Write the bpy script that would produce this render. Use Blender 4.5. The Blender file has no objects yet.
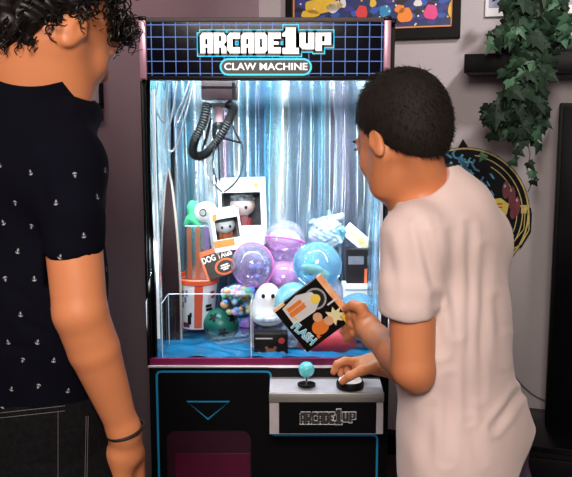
import bpy, bmesh, math, random
import numpy as np
from mathutils import Matrix, Vector, Euler
from mathutils.bvhtree import BVHTree
random.seed(7); np.random.seed(7)
scene = bpy.context.scene
COL = scene.collection

# ------------------------------------------------------------------ camera
F = 787.0; CAMZ = 1.30; PITCH = math.radians(8.0)
cam = bpy.data.cameras.new('camera'); cam.sensor_width = 36; cam.lens = 36*F/572
cam.clip_start = 0.02
cam_o = bpy.data.objects.new('camera', cam); COL.objects.link(cam_o)
cam_o.location = (0, 0, CAMZ); cam_o.rotation_euler = (math.pi/2-PITCH, 0, 0)
scene.camera = cam_o

# ------------------------------------------------------------------ world, lights, exposure
w = bpy.data.worlds.new('world'); scene.world = w; w.use_nodes = True
w.node_tree.nodes['Background'].inputs[0].default_value = (0.9, 0.88, 1.0, 1)
w.node_tree.nodes['Background'].inputs[1].default_value = 0.06
scene.view_settings.view_transform = 'Standard'
scene.view_settings.look = 'None'
scene.view_settings.gamma = 1
scene.view_settings.use_curve_mapping = False
scene.view_settings.exposure = 0.0

def area(name, loc, target, size, power, color, size_y=None, spread=None):
    l = bpy.data.lights.new(name, 'AREA'); l.energy = power; l.color = color; l.size = size
    if size_y: l.shape = 'RECTANGLE'; l.size_y = size_y
    if spread: l.spread = math.radians(spread)
    o = bpy.data.objects.new(name, l); COL.objects.link(o); o.location = loc
    o.rotation_euler = (Vector(target)-Vector(loc)).to_track_quat('-Z', 'Y').to_euler()
    return o
def spot(name, loc, target, power, color, ang, blend=1.0, r=0.08):
    l = bpy.data.lights.new(name, 'SPOT'); l.energy = power; l.color = color
    l.spot_size = math.radians(ang); l.spot_blend = blend; l.shadow_soft_size = r
    o = bpy.data.objects.new(name, l); COL.objects.link(o); o.location = loc
    o.rotation_euler = (Vector(target)-Vector(loc)).to_track_quat('-Z', 'Y').to_euler()
    return o
area('room_lamp', (-0.15, -0.75, 2.25), (0.1, 1.5, 1.05), 0.8, 66, (1.0, 0.88, 0.79))
spot('wall_lamp', (1.0, 1.5, 2.5), (0.7, 2.9, 1.8), 105, (1.0, 0.93, 0.92), 66)
spot('pink_lamp', (-0.1, 1.9, 2.52), (-0.5, 2.35, 1.85), 20, (1.0, 0.62, 0.68), 95)

# ------------------------------------------------------------------ helpers
cp, sp = math.cos(PITCH), math.sin(PITCH)
def ray(px, py):
    x = (px-286)/F; y = -(py-238.5)/F
    return Vector((x, cp + y*sp, -sp + y*cp))
def P(px, py, Y):
    d = ray(px, py); return Vector((0, 0, CAMZ)) + d*(Y/d.y)
def pxm(Y): return Y/F*1.0            # metres for one pixel at depth Y (close to the axis)

_m = {}
def mat(name, color=(0.5, 0.5, 0.5), rough=0.5, metal=0.0, emit=None, es=1.0, spec=0.5, noise=0.0, nscale=20.0,
        bump=0.0, bscale=60.0, sss=0.0, coat=0.0, sheen=0.0, ncol=None, ncoord='Object'):
    if name in _m: return _m[name]
    m = bpy.data.materials.new(name); m.use_nodes = True; nt = m.node_tree
    b = nt.nodes['Principled BSDF']
    b.inputs['Base Color'].default_value = (*color, 1); b.inputs['Roughness'].default_value = rough
    b.inputs['Metallic'].default_value = metal; b.inputs['Specular IOR Level'].default_value = spec
    if emit: b.inputs['Emission Color'].default_value = (*emit, 1); b.inputs['Emission Strength'].default_value = es
    if sss: 
        b.inputs['Subsurface Weight'].default_value = sss; b.inputs['Subsurface Scale'].default_value = 0.02
        b.inputs['Subsurface Radius'].default_value = (1, .35, .2)
    if coat: b.inputs['Coat Weight'].default_value = coat; b.inputs['Coat Roughness'].default_value = 0.08
    if sheen: b.inputs['Sheen Weight'].default_value = sheen
    tc = nt.nodes.new('ShaderNodeTexCoord')
    if noise or ncol:
        n = nt.nodes.new('ShaderNodeTexNoise'); n.inputs['Scale'].default_value = nscale; n.inputs['Detail'].default_value = 5
        nt.links.new(tc.outputs[ncoord], n.inputs['Vector'])
        r = nt.nodes.new('ShaderNodeMapRange'); r.inputs['From Min'].default_value = 0.3; r.inputs['From Max'].default_value = 0.7
        nt.links.new(n.outputs['Fac'], r.inputs['Value'])
        mx = nt.nodes.new('ShaderNodeMix'); mx.data_type = 'RGBA'
        c2 = ncol if ncol else tuple(max(0, c*(1-noise)) for c in color)
        mx.inputs['A'].default_value = (*color, 1); mx.inputs['B'].default_value = (*c2, 1)
        nt.links.new(r.outputs[0], mx.inputs['Factor']); nt.links.new(mx.outputs['Result'], b.inputs['Base Color'])
    if bump:
        n2 = nt.nodes.new('ShaderNodeTexNoise'); n2.inputs['Scale'].default_value = bscale; n2.inputs['Detail'].default_value = 4
        nt.links.new(tc.outputs['Object'], n2.inputs['Vector'])
        bp = nt.nodes.new('ShaderNodeBump'); bp.inputs['Strength'].default_value = bump; bp.inputs['Distance'].default_value = 0.01
        nt.links.new(n2.outputs['Fac'], bp.inputs['Height']); nt.links.new(bp.outputs[0], b.inputs['Normal'])
    _m[name] = m; return m

def clear_mat(name, tint=(1, 1, 1), gloss=0.12, rough=0.03, milk=0.0, milkcol=(1, 1, 1)):
    """thin clear plastic / glass: see-through with a fresnel gloss and a little milky diffuse"""
    if name in _m: return _m[name]
    m = bpy.data.materials.new(name); m.use_nodes = True; nt = m.node_tree; nt.nodes.clear()
    out = nt.nodes.new('ShaderNodeOutputMaterial'); tr = nt.nodes.new('ShaderNodeBsdfTransparent')
    gl = nt.nodes.new('ShaderNodeBsdfGlossy'); gl.inputs['Roughness'].default_value = rough
    tr.inputs['Color'].default_value = (*tint, 1)
    lw = nt.nodes.new('ShaderNodeLayerWeight'); lw.inputs['Blend'].default_value = 0.25
    mr = nt.nodes.new('ShaderNodeMapRange'); mr.inputs['To Min'].default_value = gloss*0.3; mr.inputs['To Max'].default_value = min(1, gloss*5)
    nt.links.new(lw.outputs['Fresnel'], mr.inputs['Value'])
    mx = nt.nodes.new('ShaderNodeMixShader'); nt.links.new(mr.outputs[0], mx.inputs[0])
    last = tr
    if milk:
        df = nt.nodes.new('ShaderNodeBsdfDiffuse'); df.inputs['Color'].default_value = (*milkcol, 1)
        m2 = nt.nodes.new('ShaderNodeMixShader'); m2.inputs[0].default_value = milk
        nt.links.new(tr.outputs[0], m2.inputs[1]); nt.links.new(df.outputs[0], m2.inputs[2]); last = m2
    nt.links.new(last.outputs[0], mx.inputs[1]); nt.links.new(gl.outputs[0], mx.inputs[2])
    nt.links.new(mx.outputs[0], out.inputs[0]); _m[name] = m; return m

def foil_mat():
    m = bpy.data.materials.new('holographic_foil_beams'); m.use_nodes = True; nt = m.node_tree
    b = nt.nodes['Principled BSDF']; b.inputs['Metallic'].default_value = 0.85; b.inputs['Roughness'].default_value = 0.2
    tc = nt.nodes.new('ShaderNodeTexCoord'); mp = nt.nodes.new('ShaderNodeMapping')
    mp.inputs['Scale'].default_value = (1, 1, 0.05)
    nt.links.new(tc.outputs['Object'], mp.inputs['Vector'])
    n = nt.nodes.new('ShaderNodeTexNoise'); n.inputs['Scale'].default_value = 7.5; n.inputs['Detail'].default_value = .6
    nt.links.new(mp.outputs[0], n.inputs['Vector'])
    cr = nt.nodes.new('ShaderNodeValToRGB'); e = cr.color_ramp.elements
    tint_and_beam_stops = [(0.30, (.30, .28, .45)), (0.39, (.16, .38, .48)), (0.45, (.80, .92, .95)), (0.49, (.30, .34, .42)), (0.54, (.24, .36, .46)), (0.58, (.20, .60, .68)), (0.63, (.80, .88, .92)), (0.69, (.25, .34, .40)), (0.84, (.55, .30, .38))]  # foil's own tints, with white LED beams and their dark gaps painted in
    e[0].position = tint_and_beam_stops[0][0]; e[0].color = (*tint_and_beam_stops[0][1], 1); e[1].position = tint_and_beam_stops[-1][0]; e[1].color = (*tint_and_beam_stops[-1][1], 1)
    for p, c in tint_and_beam_stops[1:-1]: q = e.new(p); q.color = (*c, 1)
    nt.links.new(n.outputs['Fac'], cr.inputs[0]); nt.links.new(cr.outputs[0], b.inputs['Base Color'])
    return m

class MB:
    def __init__(s, M=None): s.v = []; s.f = []; s.mi = []; s.M = M
    def add(s, vs, fs, mi=0):
        n = len(s.v)
        for v in vs:
            v = Vector(v)
            if s.M is not None: v = s.M @ v
            s.v.append(tuple(v))
        for f in fs: s.f.append(tuple(n+i for i in f)); s.mi.append(mi)
    def box(s, lo, hi, mi=0, R=None, ch=0.0):
        lo = Vector(lo); hi = Vector(hi); c = (lo+hi)/2; h = (hi-lo)/2
        if ch > 0:
            ch = min(ch, min(h)*0.9); vs = []; bm = bmesh.new()
            bmesh.ops.create_cube(bm, size=1)
            for v in bm.verts: v.co = Vector((v.co.x*2*h.x, v.co.y*2*h.y, v.co.z*2*h.z))
            bmesh.ops.bevel(bm, geom=list(bm.edges), offset=ch, segments=2, affect='EDGES', profile=0.5)
            bm.verts.index_update()
            vs = [v.co.copy() for v in bm.verts]; fs = [[v.index for v in f.verts] for f in bm.faces]; bm.free()
        else:
            vs = [Vector((x*h.x, y*h.y, z*h.z)) for x in (-1, 1) for y in (-1, 1) for z in (-1, 1)]
            fs = [(0, 1, 3, 2), (4, 6, 7, 5), (0, 4, 5, 1), (2, 3, 7, 6), (0, 2, 6, 4), (1, 5, 7, 3)]
        if R is not None: vs = [R @ v for v in vs]
        s.add([c+v for v in vs], fs, mi); return s
    def tube(s, pts, r, seg=8, mi=0, closed=False, caps=True):
        pts = [Vector(p) for p in pts]; n = len(pts); rs = r if isinstance(r, (list, tuple)) else [r]*n
        vs = []; up = None
        for i, p in enumerate(pts):
            a = pts[(i-1) % n] if (closed or i > 0) else p; b = pts[(i+1) % n] if (closed or i < n-1) else p
            t = (b-a).normalized()
            if up is None: up = t.orthogonal().normalized()
            up = (up - t*up.dot(t)); up = up.normalized() if up.length > 1e-6 else t.orthogonal().normalized()
            q = t.cross(up)
            for k in range(seg):
                an = 2*math.pi*k/seg; vs.append(p + (up*math.cos(an)+q*math.sin(an))*rs[i])
        fs = []
        for i in range(n if closed else n-1):
            for k in range(seg):
                a = i*seg+k; b = i*seg+(k+1) % seg; j = ((i+1) % n)*seg
                fs.append((a, b, j+(k+1) % seg, j+k))
        if caps and not closed:
            fs.append(tuple(range(seg-1, -1, -1))); fs.append(tuple((n-1)*seg+k for k in range(seg)))
        s.add(vs, fs, mi); return s
    def lathe(s, prof, seg=24, mi=0, c=(0, 0, 0), R=None):
        """prof: (radius, z[, material])"""
        c = Vector(c); vs = []
        for p in prof:
            for k in range(seg):
                a = 2*math.pi*k/seg; v = Vector((p[0]*math.cos(a), p[0]*math.sin(a), p[1])); vs.append(c+(R @ v if R is not None else v))
        for i in range(len(prof)-1):
            m = prof[i][2] if len(prof[i]) > 2 else mi
            fs = [(i*seg+k, i*seg+(k+1) % seg, (i+1)*seg+(k+1) % seg, (i+1)*seg+k) for k in range(seg)]
            n0 = len(s.v)
            if i == 0: s.add(vs, [], mi); base = n0
            for f in fs: s.f.append(tuple(base+q for q in f)); s.mi.append(m)
        if prof[0][0] > 1e-5: s.f.append(tuple(base+k for k in range(seg-1, -1, -1))); s.mi.append(prof[0][2] if len(prof[0]) > 2 else mi)
        if prof[-1][0] > 1e-5: s.f.append(tuple(base+(len(prof)-1)*seg+k for k in range(seg))); s.mi.append(prof[-2][2] if len(prof[-2]) > 2 else mi)
        return s
    def ball(s, c, r, mi=0, R=None, seg=20, rings=12, z0=-1, z1=1):
        if not isinstance(r, (tuple, list)): r = (r, r, r)
        c = Vector(c); a0 = math.asin(z0); a1 = math.asin(z1); vs = []; fs = []
        for i in range(rings+1):
            a = a0+(a1-a0)*i/rings
            for k in range(seg):
                t = 2*math.pi*k/seg; v = Vector((math.cos(a)*math.cos(t)*r[0], math.cos(a)*math.sin(t)*r[1], math.sin(a)*r[2]))
                vs.append(c+(R @ v if R is not None else v))
        for i in range(rings):
            for k in range(seg): fs.append((i*seg+k, i*seg+(k+1) % seg, (i+1)*seg+(k+1) % seg, (i+1)*seg+k))
        s.add(vs, fs, mi); return s
    def prism(s, poly, y0, y1, mi=0):
        """polygon in local XZ, extruded y0..y1"""
        n = len(poly); vs = [(p[0], y0, p[1]) for p in poly]+[(p[0], y1, p[1]) for p in poly]
        fs = [tuple(range(n)), tuple(range(2*n-1, n-1, -1))]+[(i, i+n, (i+1) % n+n, (i+1) % n) for i in range(n)]
        s.add(vs, fs, mi); return s
    def strip(s, pts, wdt, y0, y1, mi=0, closed=False):
        """flat band following a polyline in local XZ"""
        n = len(pts); P2 = [Vector((p[0], p[1])) for p in pts]; L = []; Rr = []
        for i in range(n):
            a = P2[(i-1) % n] if closed or i > 0 else P2[i]; b = P2[(i+1) % n] if closed or i < n-1 else P2[i]
            t = (b-a).normalized(); q = Vector((-t.y, t.x))*wdt/2; L.append(P2[i]+q); Rr.append(P2[i]-q)
        for i in range(n if closed else n-1):
            j = (i+1) % n; s.prism([L[i], L[j], Rr[j], Rr[i]], y0, y1, mi)
        return s
    def text(s, body, size, org, y=0.0, ext=0.0004, mi=0, align='CENTER', sx=1.0, bold=0.0, rot=0.0):
        cu = bpy.data.curves.new('t', 'FONT'); cu.body = body; cu.size = size; cu.align_x = align; cu.align_y = 'CENTER'
        cu.extrude = ext; cu.offset = bold; cu.resolution_u = 3
        o = bpy.data.objects.new('t', cu); COL.objects.link(o); dg = bpy.context.evaluated_depsgraph_get()
        me = o.evaluated_get(dg).to_mesh(); vs = []
        for v in me.vertices:
            x, z = v.co.x*sx, v.co.y; cr, sr = math.cos(rot), math.sin(rot)
            vs.append((org[0]+x*cr-z*sr, y-v.co.z, org[1]+x*sr+z*cr))
        fs = [tuple(p.vertices) for p in me.polygons]; s.add(vs, fs, mi)
        o.evaluated_get(dg).to_mesh_clear(); bpy.data.objects.remove(o); bpy.data.curves.remove(cu); return s
    def build(s, name, mats, parent=None, smooth=True, off=None, ang=40):
        if not isinstance(mats, (list, tuple)): mats = [mats]
        me = bpy.data.meshes.new(name)
        vs = s.v if off is None else [(v[0]-off[0], v[1]-off[1], v[2]-off[2]) for v in s.v]
        me.from_pydata(vs, [], s.f)
        for m in mats: me.materials.append(m)
        me.polygons.foreach_set('material_index', s.mi)
        bm = bmesh.new(); bm.from_mesh(me); bmesh.ops.recalc_face_normals(bm, faces=bm.faces)
        if smooth:
            for f in bm.faces: f.smooth = True
            for e in bm.edges:
                if len(e.link_faces) == 2 and e.calc_face_angle(0) > math.radians(ang): e.smooth = False
        bm.to_mesh(me); bm.free()
        o = bpy.data.objects.new(name, me); COL.objects.link(o)
        if parent: o.parent = parent
        return o

def thing(name, label, cat, loc=(0, 0, 0), rot=(0, 0, 0), group=None):
    o = bpy.data.objects.new(name, None); COL.objects.link(o); o.empty_display_size = 0.05
    o.location = loc; o.rotation_euler = rot; o['label'] = label; o['category'] = cat
    if group: o['group'] = group
    return o
def tag(o, label, cat, group=None, kind=None):
    o['label'] = label; o['category'] = cat
    if group: o['group'] = group
    if kind: o['kind'] = kind
    return o
def struct(o, label=None):
    o['kind'] = 'structure'
    if label: o['label'] = label
    return o
def crom(pts, n=8, closed=False):
    """smooth curve through points"""
    pts = [Vector(p) for p in pts]; m = len(pts); out = []
    for i in range(m if closed else m-1):
        g = lambda k: pts[k % m] if closed else pts[max(0, min(m-1, k))]
        a, b, c, d = g(i-1), g(i), g(i+1), g(i+2)
        for k in range(n):
            t = k/n; out.append(0.5*((2*b)+(c-a)*t+(2*a-5*b+4*c-d)*t*t+(3*b-a-3*c+d)*t**3))
    if not closed: out.append(pts[-1])
    return out

# signed-distance modelling for bodies, clothes and soft things
class SDF:
    def __init__(s, lo, hi, h):
        s.lo = np.array(lo, float); s.h = h; s.n = np.ceil((np.array(hi)-s.lo)/h).astype(int)+1
        s.d = np.full(s.n, 1.0, np.float32)
    def _app(s, lo, hi, fn, k, mode):
        pad = k+3*s.h
        i0 = np.maximum(0, np.floor((np.array(lo)-pad-s.lo)/s.h).astype(int)); i1 = np.minimum(s.n, np.ceil((np.array(hi)+pad-s.lo)/s.h).astype(int)+1)
        if np.any(i1 <= i0): return
        ax = [(s.lo[q]+s.h*np.arange(i0[q], i1[q])).astype(np.float32) for q in range(3)]
        X = ax[0][:, None, None]; Y = ax[1][None, :, None]; Z = ax[2][None, None, :]
        sl = (slice(i0[0], i1[0]), slice(i0[1], i1[1]), slice(i0[2], i1[2])); a = s.d[sl]; b = fn(X, Y, Z)
        if mode == 'sub': b = -b
        if mode == 'sub' or mode == 'max':
            r = np.maximum(a, b)
            if k > 0: hh = np.maximum(k-np.abs(a-b), 0)/k; r = r+hh*hh*k*0.25
        else:
            r = np.minimum(a, b)
            if k > 0: hh = np.maximum(k-np.abs(a-b), 0)/k; r = r-hh*hh*k*0.25
        s.d[sl] = r
    def cone(s, a, b, ra, rb, k=0.01, F=None, mode='add'):
        a = np.array(a, float); b = np.array(b, float); r = max(ra, rb)
        if F is None: F = np.eye(3)
        nm = np.linalg.norm(F, 2); A = F @ a; B = F @ b; D = B-A; L2 = max(float(D @ D), 1e-12)
        ext = r/min(np.linalg.svd(F, compute_uv=False))
        def fn(X, Y, Z):
            p = [F[q, 0]*X+F[q, 1]*Y+F[q, 2]*Z-A[q] for q in range(3)]
            t = np.clip((p[0]*D[0]+p[1]*D[1]+p[2]*D[2])/L2, 0, 1)
            q2 = (p[0]-t*D[0])**2+(p[1]-t*D[1])**2+(p[2]-t*D[2])**2
            return ((np.sqrt(q2)-(ra+(rb-ra)*t))/nm).astype(np.float32)
        s._app(np.minimum(a, b)-ext, np.maximum(a, b)+ext, fn, k, mode)
    def ell(s, c, r, k=0.01, R=None, mode='add'):
        c = np.array(c, float); r = np.array(r, float)
        if R is None: R = np.eye(3)
        def fn(X, Y, Z):
            x, y, z = X-c[0], Y-c[1], Z-c[2]
            l = [R[0, q]*x+R[1, q]*y+R[2, q]*z for q in range(3)]
            k0 = np.sqrt((l[0]/r[0])**2+(l[1]/r[1])**2+(l[2]/r[2])**2)
            k1 = np.sqrt((l[0]/r[0]**2)**2+(l[1]/r[1]**2)**2+(l[2]/r[2]**2)**2)+1e-6
            return (k0*(k0-1)/k1).astype(np.float32)
        m = r.max(); s._app(c-m, c+m, fn, k, mode)
    def chain(s, pts, rs, k=0.006):
        for i in range(len(pts)-1): s.cone(pts[i], pts[i+1], rs[i], rs[i+1], k)
    def field(s, fn, k=0.0, mode='max'):
        s._app(s.lo-1, s.lo+s.n*s.h+1, fn, k, mode)
    def arrays(s):
        d = s.d; g = (d < 0); c = np.zeros(np.array(d.shape)-1, np.int8)
        cs = [(i, j, k) for i in (0, 1) for j in (0, 1) for k in (0, 1)]
        nx, ny, nz = d.shape
        for (i, j, k) in cs: c += g[i:nx-1+i, j:ny-1+j, k:nz-1+k]
        I, J, K = np.nonzero((c > 0) & (c < 8)); idx = np.full(c.shape, -1, np.int32); idx[I, J, K] = np.arange(len(I))
        S = np.zeros((len(I), 3)); N = np.zeros(len(I))
        for a in cs:
            for q in range(3):
                if a[q] == 0:
                    b = list(a); b[q] = 1
                    va = d[I+a[0], J+a[1], K+a[2]]; vb = d[I+b[0], J+b[1], K+b[2]]
                    m = (va < 0) != (vb < 0); t = np.where(m, va/np.where(m, va-vb, 1), 0)
                    pos = np.tile(np.array(a, float), (len(I), 1)); pos[:, q] += t; S[m] += pos[m]; N[m] += 1
        V = (S/N[:, None]+np.stack([I, J, K], 1))*s.h+s.lo
        Fs = []
        for q in range(3):
            u, v2 = (q+1) % 3, (q+2) % 3
            A = [slice(1, -1)]*3; A[q] = slice(0, -1); B = [slice(1, -1)]*3; B[q] = slice(1, None)
            ga, gb = g[tuple(A)], g[tuple(B)]
            E = np.nonzero(ga != gb); base = np.stack(E, 1).copy(); base[:, u] += 1; base[:, v2] += 1
            inside = ga[E]
            def cell(du, dv):
                e = base.copy(); e[:, u] -= du; e[:, v2] -= dv; return idx[e[:, 0], e[:, 1], e[:, 2]]
            quad = np.stack([cell(1, 1), cell(0, 1), cell(0, 0), cell(1, 0)], 1)
            quad[~inside] = quad[~inside][:, ::-1]; Fs.append(quad)
        return V, np.concatenate(Fs)
    def build(s, name, m, parent, off, disp=None, smooth_it=1):
        V, Fc = s.arrays()
        if smooth_it:
            E = np.concatenate([Fc[:, [0, 1]], Fc[:, [1, 2]], Fc[:, [2, 3]], Fc[:, [3, 0]]])
            for _ in range(smooth_it):
                A = np.zeros_like(V); n = np.zeros(len(V))
                for q in range(3): A[:, q] = np.bincount(E[:, 0], V[E[:, 1], q], len(V))+np.bincount(E[:, 1], V[E[:, 0], q], len(V))
                n = np.bincount(E[:, 0], minlength=len(V))+np.bincount(E[:, 1], minlength=len(V)); V = 0.5*V+0.5*A/n[:, None]
        me = bpy.data.meshes.new(name); me.from_pydata(V.tolist(), [], Fc.tolist()); me.update()
        if disp is not None:
            nr = np.zeros(len(V)*3, np.float32); me.vertex_normals.foreach_get('vector', nr); nr = nr.reshape(-1, 3)
            V = V+nr*disp(V, nr)[:, None]
        s.V = V
        V2 = V-np.array(off); me.vertices.foreach_set('co', V2.astype(np.float32).ravel())
        me.polygons.foreach_set('use_smooth', [True]*len(me.polygons)); me.update()
        ms = m if isinstance(m, (list, tuple)) else [m]
        for x in ms: me.materials.append(x)
        o = bpy.data.objects.new(name, me); COL.objects.link(o)
        if parent: o.parent = parent
        return o

# ------------------------------------------------------------------ materials
M_black = mat('black_panel', (.0025, .0025, .0035), .45, noise=.3, nscale=8, spec=.16)
M_blackm = mat('black_metal', (.006, .006, .007), .35, .2, noise=.3, spec=.2)
M_rubber = mat('black_rubber', (.004, .004, .0045), .5, noise=.2, spec=.2)
M_alu = mat('brushed_aluminium', (.80, .74, .79), .34, .5, noise=.15, nscale=40)
M_pinkalu = mat('pink_aluminium', (.60, .34, .46), .35, .35, noise=.15, nscale=20)
M_chrome = mat('chrome', (.8, .8, .82), .1, 1.0, noise=.05)
M_white = mat('white_plastic', (.8, .8, .8), .35, noise=.05)
M_blueline = mat('blue_line', (.01, .19, .36), .4, noise=.08, emit=(.0, .25, .5), es=.12)
M_foil = foil_mat()
M_glass = clear_mat('window_glass', gloss=.035)
M_acryl = clear_mat('clear_acrylic', (.97, .99, 1), gloss=.1)

# ------------------------------------------------------------------ room shell
AL = math.radians(18); YC = 3.2; XC = P(259, 10, YC).x
uR = Vector((math.cos(AL), -math.sin(AL), 0)); nR = Vector((-math.sin(AL), -math.cos(AL), 0))
uL = Vector((-math.sin(AL), -math.cos(AL), 0)); nL = Vector((math.cos(AL), -math.sin(AL), 0))
C0 = Vector((XC, YC, 0))
def on_plane(px, py, n, off):
    d = ray(px, py); o = Vector((0, 0, CAMZ)); t = ((C0+n*off)-o).dot(n)/d.dot(n); return o+d*t
WR = lambda px, py, off=0.0: on_plane(px, py, nR, off)
WL = lambda px, py, off=0.0: on_plane(px, py, nL, off)
M_wall = mat('grey_mauve_wall', (.44, .40, .41), .8, noise=.06, nscale=3, bump=.12, bscale=150)
M_wall2 = mat('plum_wall', (.36, .26, .30), .8, noise=.07, nscale=3, bump=.12, bscale=150)
HC = 2.6
def wall(name, a, b, out, m):
    t = 0.08; mb = MB(); a = Vector(a); b = Vector(b); o = -out*t
    vs = [a, b, b+o, a+o]; vs = vs+[v+Vector((0, 0, HC)) for v in vs]
    mb.add(vs, [(0, 1, 2, 3), (4, 7, 6, 5), (0, 4, 5, 1), (1, 5, 6, 2), (2, 6, 7, 3), (3, 7, 4, 0)]); return struct(mb.build(name, m, smooth=False))
wall('wall_back', C0, C0+uR*2.6, nR, M_wall)
wall('wall_left', C0, C0+uL*5.5, nL, M_wall2)
E1 = C0+uR*2.6; wall('wall_right', E1, E1-nL*0+uL*5.5, -nL, M_wall)
M_floor = mat('dark_wood_floor', (.06, .04, .035), .4, noise=.4, nscale=6)
def slab(name, z0, z1, m):
    q = [C0-uR*.1-uL*.1, C0+uR*2.7-uL*.1, C0+uR*2.7+uL*5.5, C0-uR*.1+uL*5.5]; mb = MB()
    vs = [(v.x, v.y, z) for z in (z0, z1) for v in q]
    mb.add(vs, [(0, 1, 2, 3), (4, 7, 6, 5), (0, 4, 5, 1), (1, 5, 6, 2), (2, 6, 7, 3), (3, 7, 4, 0)]); return struct(mb.build(name, m, smooth=False))
slab('floor', -.06, 0, M_floor); slab('ceiling', HC, HC+.06, mat('ceiling_paint', (.35, .32, .33), .9, noise=.05))
def base(name, a, u, n, L):
    mb = MB(); a = Vector(a)
    mb.tube([a+n*.008+Vector((0, 0, .05)), a+n*.008+u*L+Vector((0, 0, .05))], .012, 4)
    vs = []
    for q in (a, a+u*L):
        for (o, z) in ((0.001, 0), (.016, 0), (.016, .085), (.008, .1), (0.001, .1)): vs.append(q+n*o+Vector((0, 0, z)))
    mb = MB(); mb.add(vs, [(0, 1, 2, 3, 4), (9, 8, 7, 6, 5)]+[(i, i+5, (i+1) % 5+5, (i+1) % 5) for i in range(5)])
    return struct(mb.build(name, M_black, smooth=False))
base('baseboard_back', C0+uR*.02, uR, nR, 2.5); base('baseboard_left', C0+uL*.02, uL, nL, 5.3)

# ------------------------------------------------------------------ claw machine
YF = 1.80                                                   # front plane
def Xp(px, py, Y=YF): return P(px, py, Y).x
def Zp(py, Y=YF): return P(286, py, Y).z
XL = Xp(149, 365); XR = Xp(389, 365); XM = (XL+XR)/2; YB = 2.24
ZT = Zp(17.5, YF-.03); ZMB = Zp(79, YF-.03); ZW = Zp(365); ZI = Zp(358, YF+.02)
mach = thing('claw_machine', 'tall black arcade claw machine with a lit grid marquee and foil-lined prize window', 'claw machine', (XM, YF, 0))
OFF = Vector((XM, YF, 0))
def mp(mb, name, m, parent=mach, **k): return mb.build(name, m, parent, off=OFF, **k)
# cabinet shell
mb = MB()
mb.box((XL, YF+.002, 0.02), (XL+.007, YB, ZT-.012), 0)
mb.box((XR-.012, YF+.002, 0.02), (XR, YB, ZT-.012), 0)
mb.box((XL+.007, YB-.012, 0.02), (XR-.012, YB, ZT-.012), 0)
mb.box((XL, YF-.02, ZT-.012), (XR, YB, ZT), 0, ch=.003)
mb.box((XL+.007, YF+.012, ZI-.02), (XR-.012, YB-.012, ZI-.004), 0)
mb.box((XL+.012, YF+.012, .02), (XR-.012, YB-.012, .04), 0)
mp(mb, 'cabinet_shell', M_black, smooth=False)
for x in (XL+.05, XR-.05):
    for y in (YF+.05, YB-.05):
        m2 = MB(); m2.lathe([(.018, 0), (.018, .012), (.012, .0205)], 12, c=(x, y, 0)); mp(m2, 'foot', M_rubber)
# foil lining: pleated
def pleat(a, b, n, z0, z1, period, amp, seed):
    mb = MB(); a = Vector(a); b = Vector(b); L = (b-a).length; t = (b-a)/L; q = Vector((n[0], n[1], 0)); N = int(L/period*18); rows = 14
    rnd = random.Random(seed); ph = [rnd.uniform(-.9, .9) for _ in range(40)]
    vs = []
    for j in range(rows+1):
        z = z0+(z1-z0)*j/rows
        for i in range(N+1):
            s0 = L*i/N; s = s0/period
            dd = amp*(0.5+0.5*math.cos(2*math.pi*s+.7*math.sin(2.2*s+ph[0])+.25*math.sin(z*9+s)))**1.6+.0012*math.sin(s*11+z*4)+.003*math.sin(z*9)
            p = a+t*s0+q*dd; vs.append((p.x, p.y, z))
    fs = [(j*(N+1)+i, j*(N+1)+i+1, (j+1)*(N+1)+i+1, (j+1)*(N+1)+i) for j in range(rows) for i in range(N)]
    mb.add(vs, fs); return mb
ZC = ZT-.02
fb = pleat((XL+.013, YB-.035, 0), (XR-.013, YB-.035, 0), (0, -1), ZI, ZC, .068, .026, 3); mp(fb, 'foil_backdrop', M_foil, ang=80)
fb = pleat((XL+.009, YF+.014, 0), (XL+.009, YB-.03, 0), (1, 0), ZI, ZC, .08, .008, 5); mp(fb, 'foil_side_lining', M_foil, ang=80)
fb = pleat((XR-.018, YB-.03, 0), (XR-.018, YF+.03, 0), (-1, 0), ZI, ZC, .08, .008, 8); mp(fb, 'foil_side_lining', M_foil, ang=80)
# LED strips inside
M_led = mat('led_strip', (.9, .95, 1), .4, emit=(.75, .93, 1.0), es=9, noise=.02)
for (x0, x1, y) in ((XL+.04, XR-.04, YF+.05),):
    m2 = MB(); m2.box((x0, y, ZC-.008), (x1, y+.012, ZC)); mp(m2, 'led_strip', M_led)
M_led2 = mat('corner_led_diffuser', (.6, .62, .7), .4, emit=(.8, .92, 1.0), es=.35, noise=.02)
for (xx, tx) in ((XL+.022, XM+.1), (XR-.022, XM-.1)):
    m2 = MB(); m2.box((xx-.003, YF+.014, ZW+.06), (xx+.003, YF+.018, ZMB-.02)); mp(m2, 'corner_led_strip', M_led2)
    area('corner_led', (xx, YF+.024, (ZW+ZMB)/2), (tx, YB-.05, ZW+.22), .012, 1.15, (.86, .95, 1.0), .5)
l = area('cabinet_led', (XM, YF+.075, ZC-.03), (XM, YB-.05, 1.0), XR-XL-.08, 9.5, (.80, .94, 1.0), .03)
for i in range(9):
    x = XL+.05+(XR-XL-.10)*i/8
    spot('led_point', (x, YB-.085, ZC-.02), (x, YB-.045, ZI+.1), 3.6, (.78, .96, 1.0) if i % 2 else (.62, .93, 1.0), 30, .7, .003)
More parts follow.
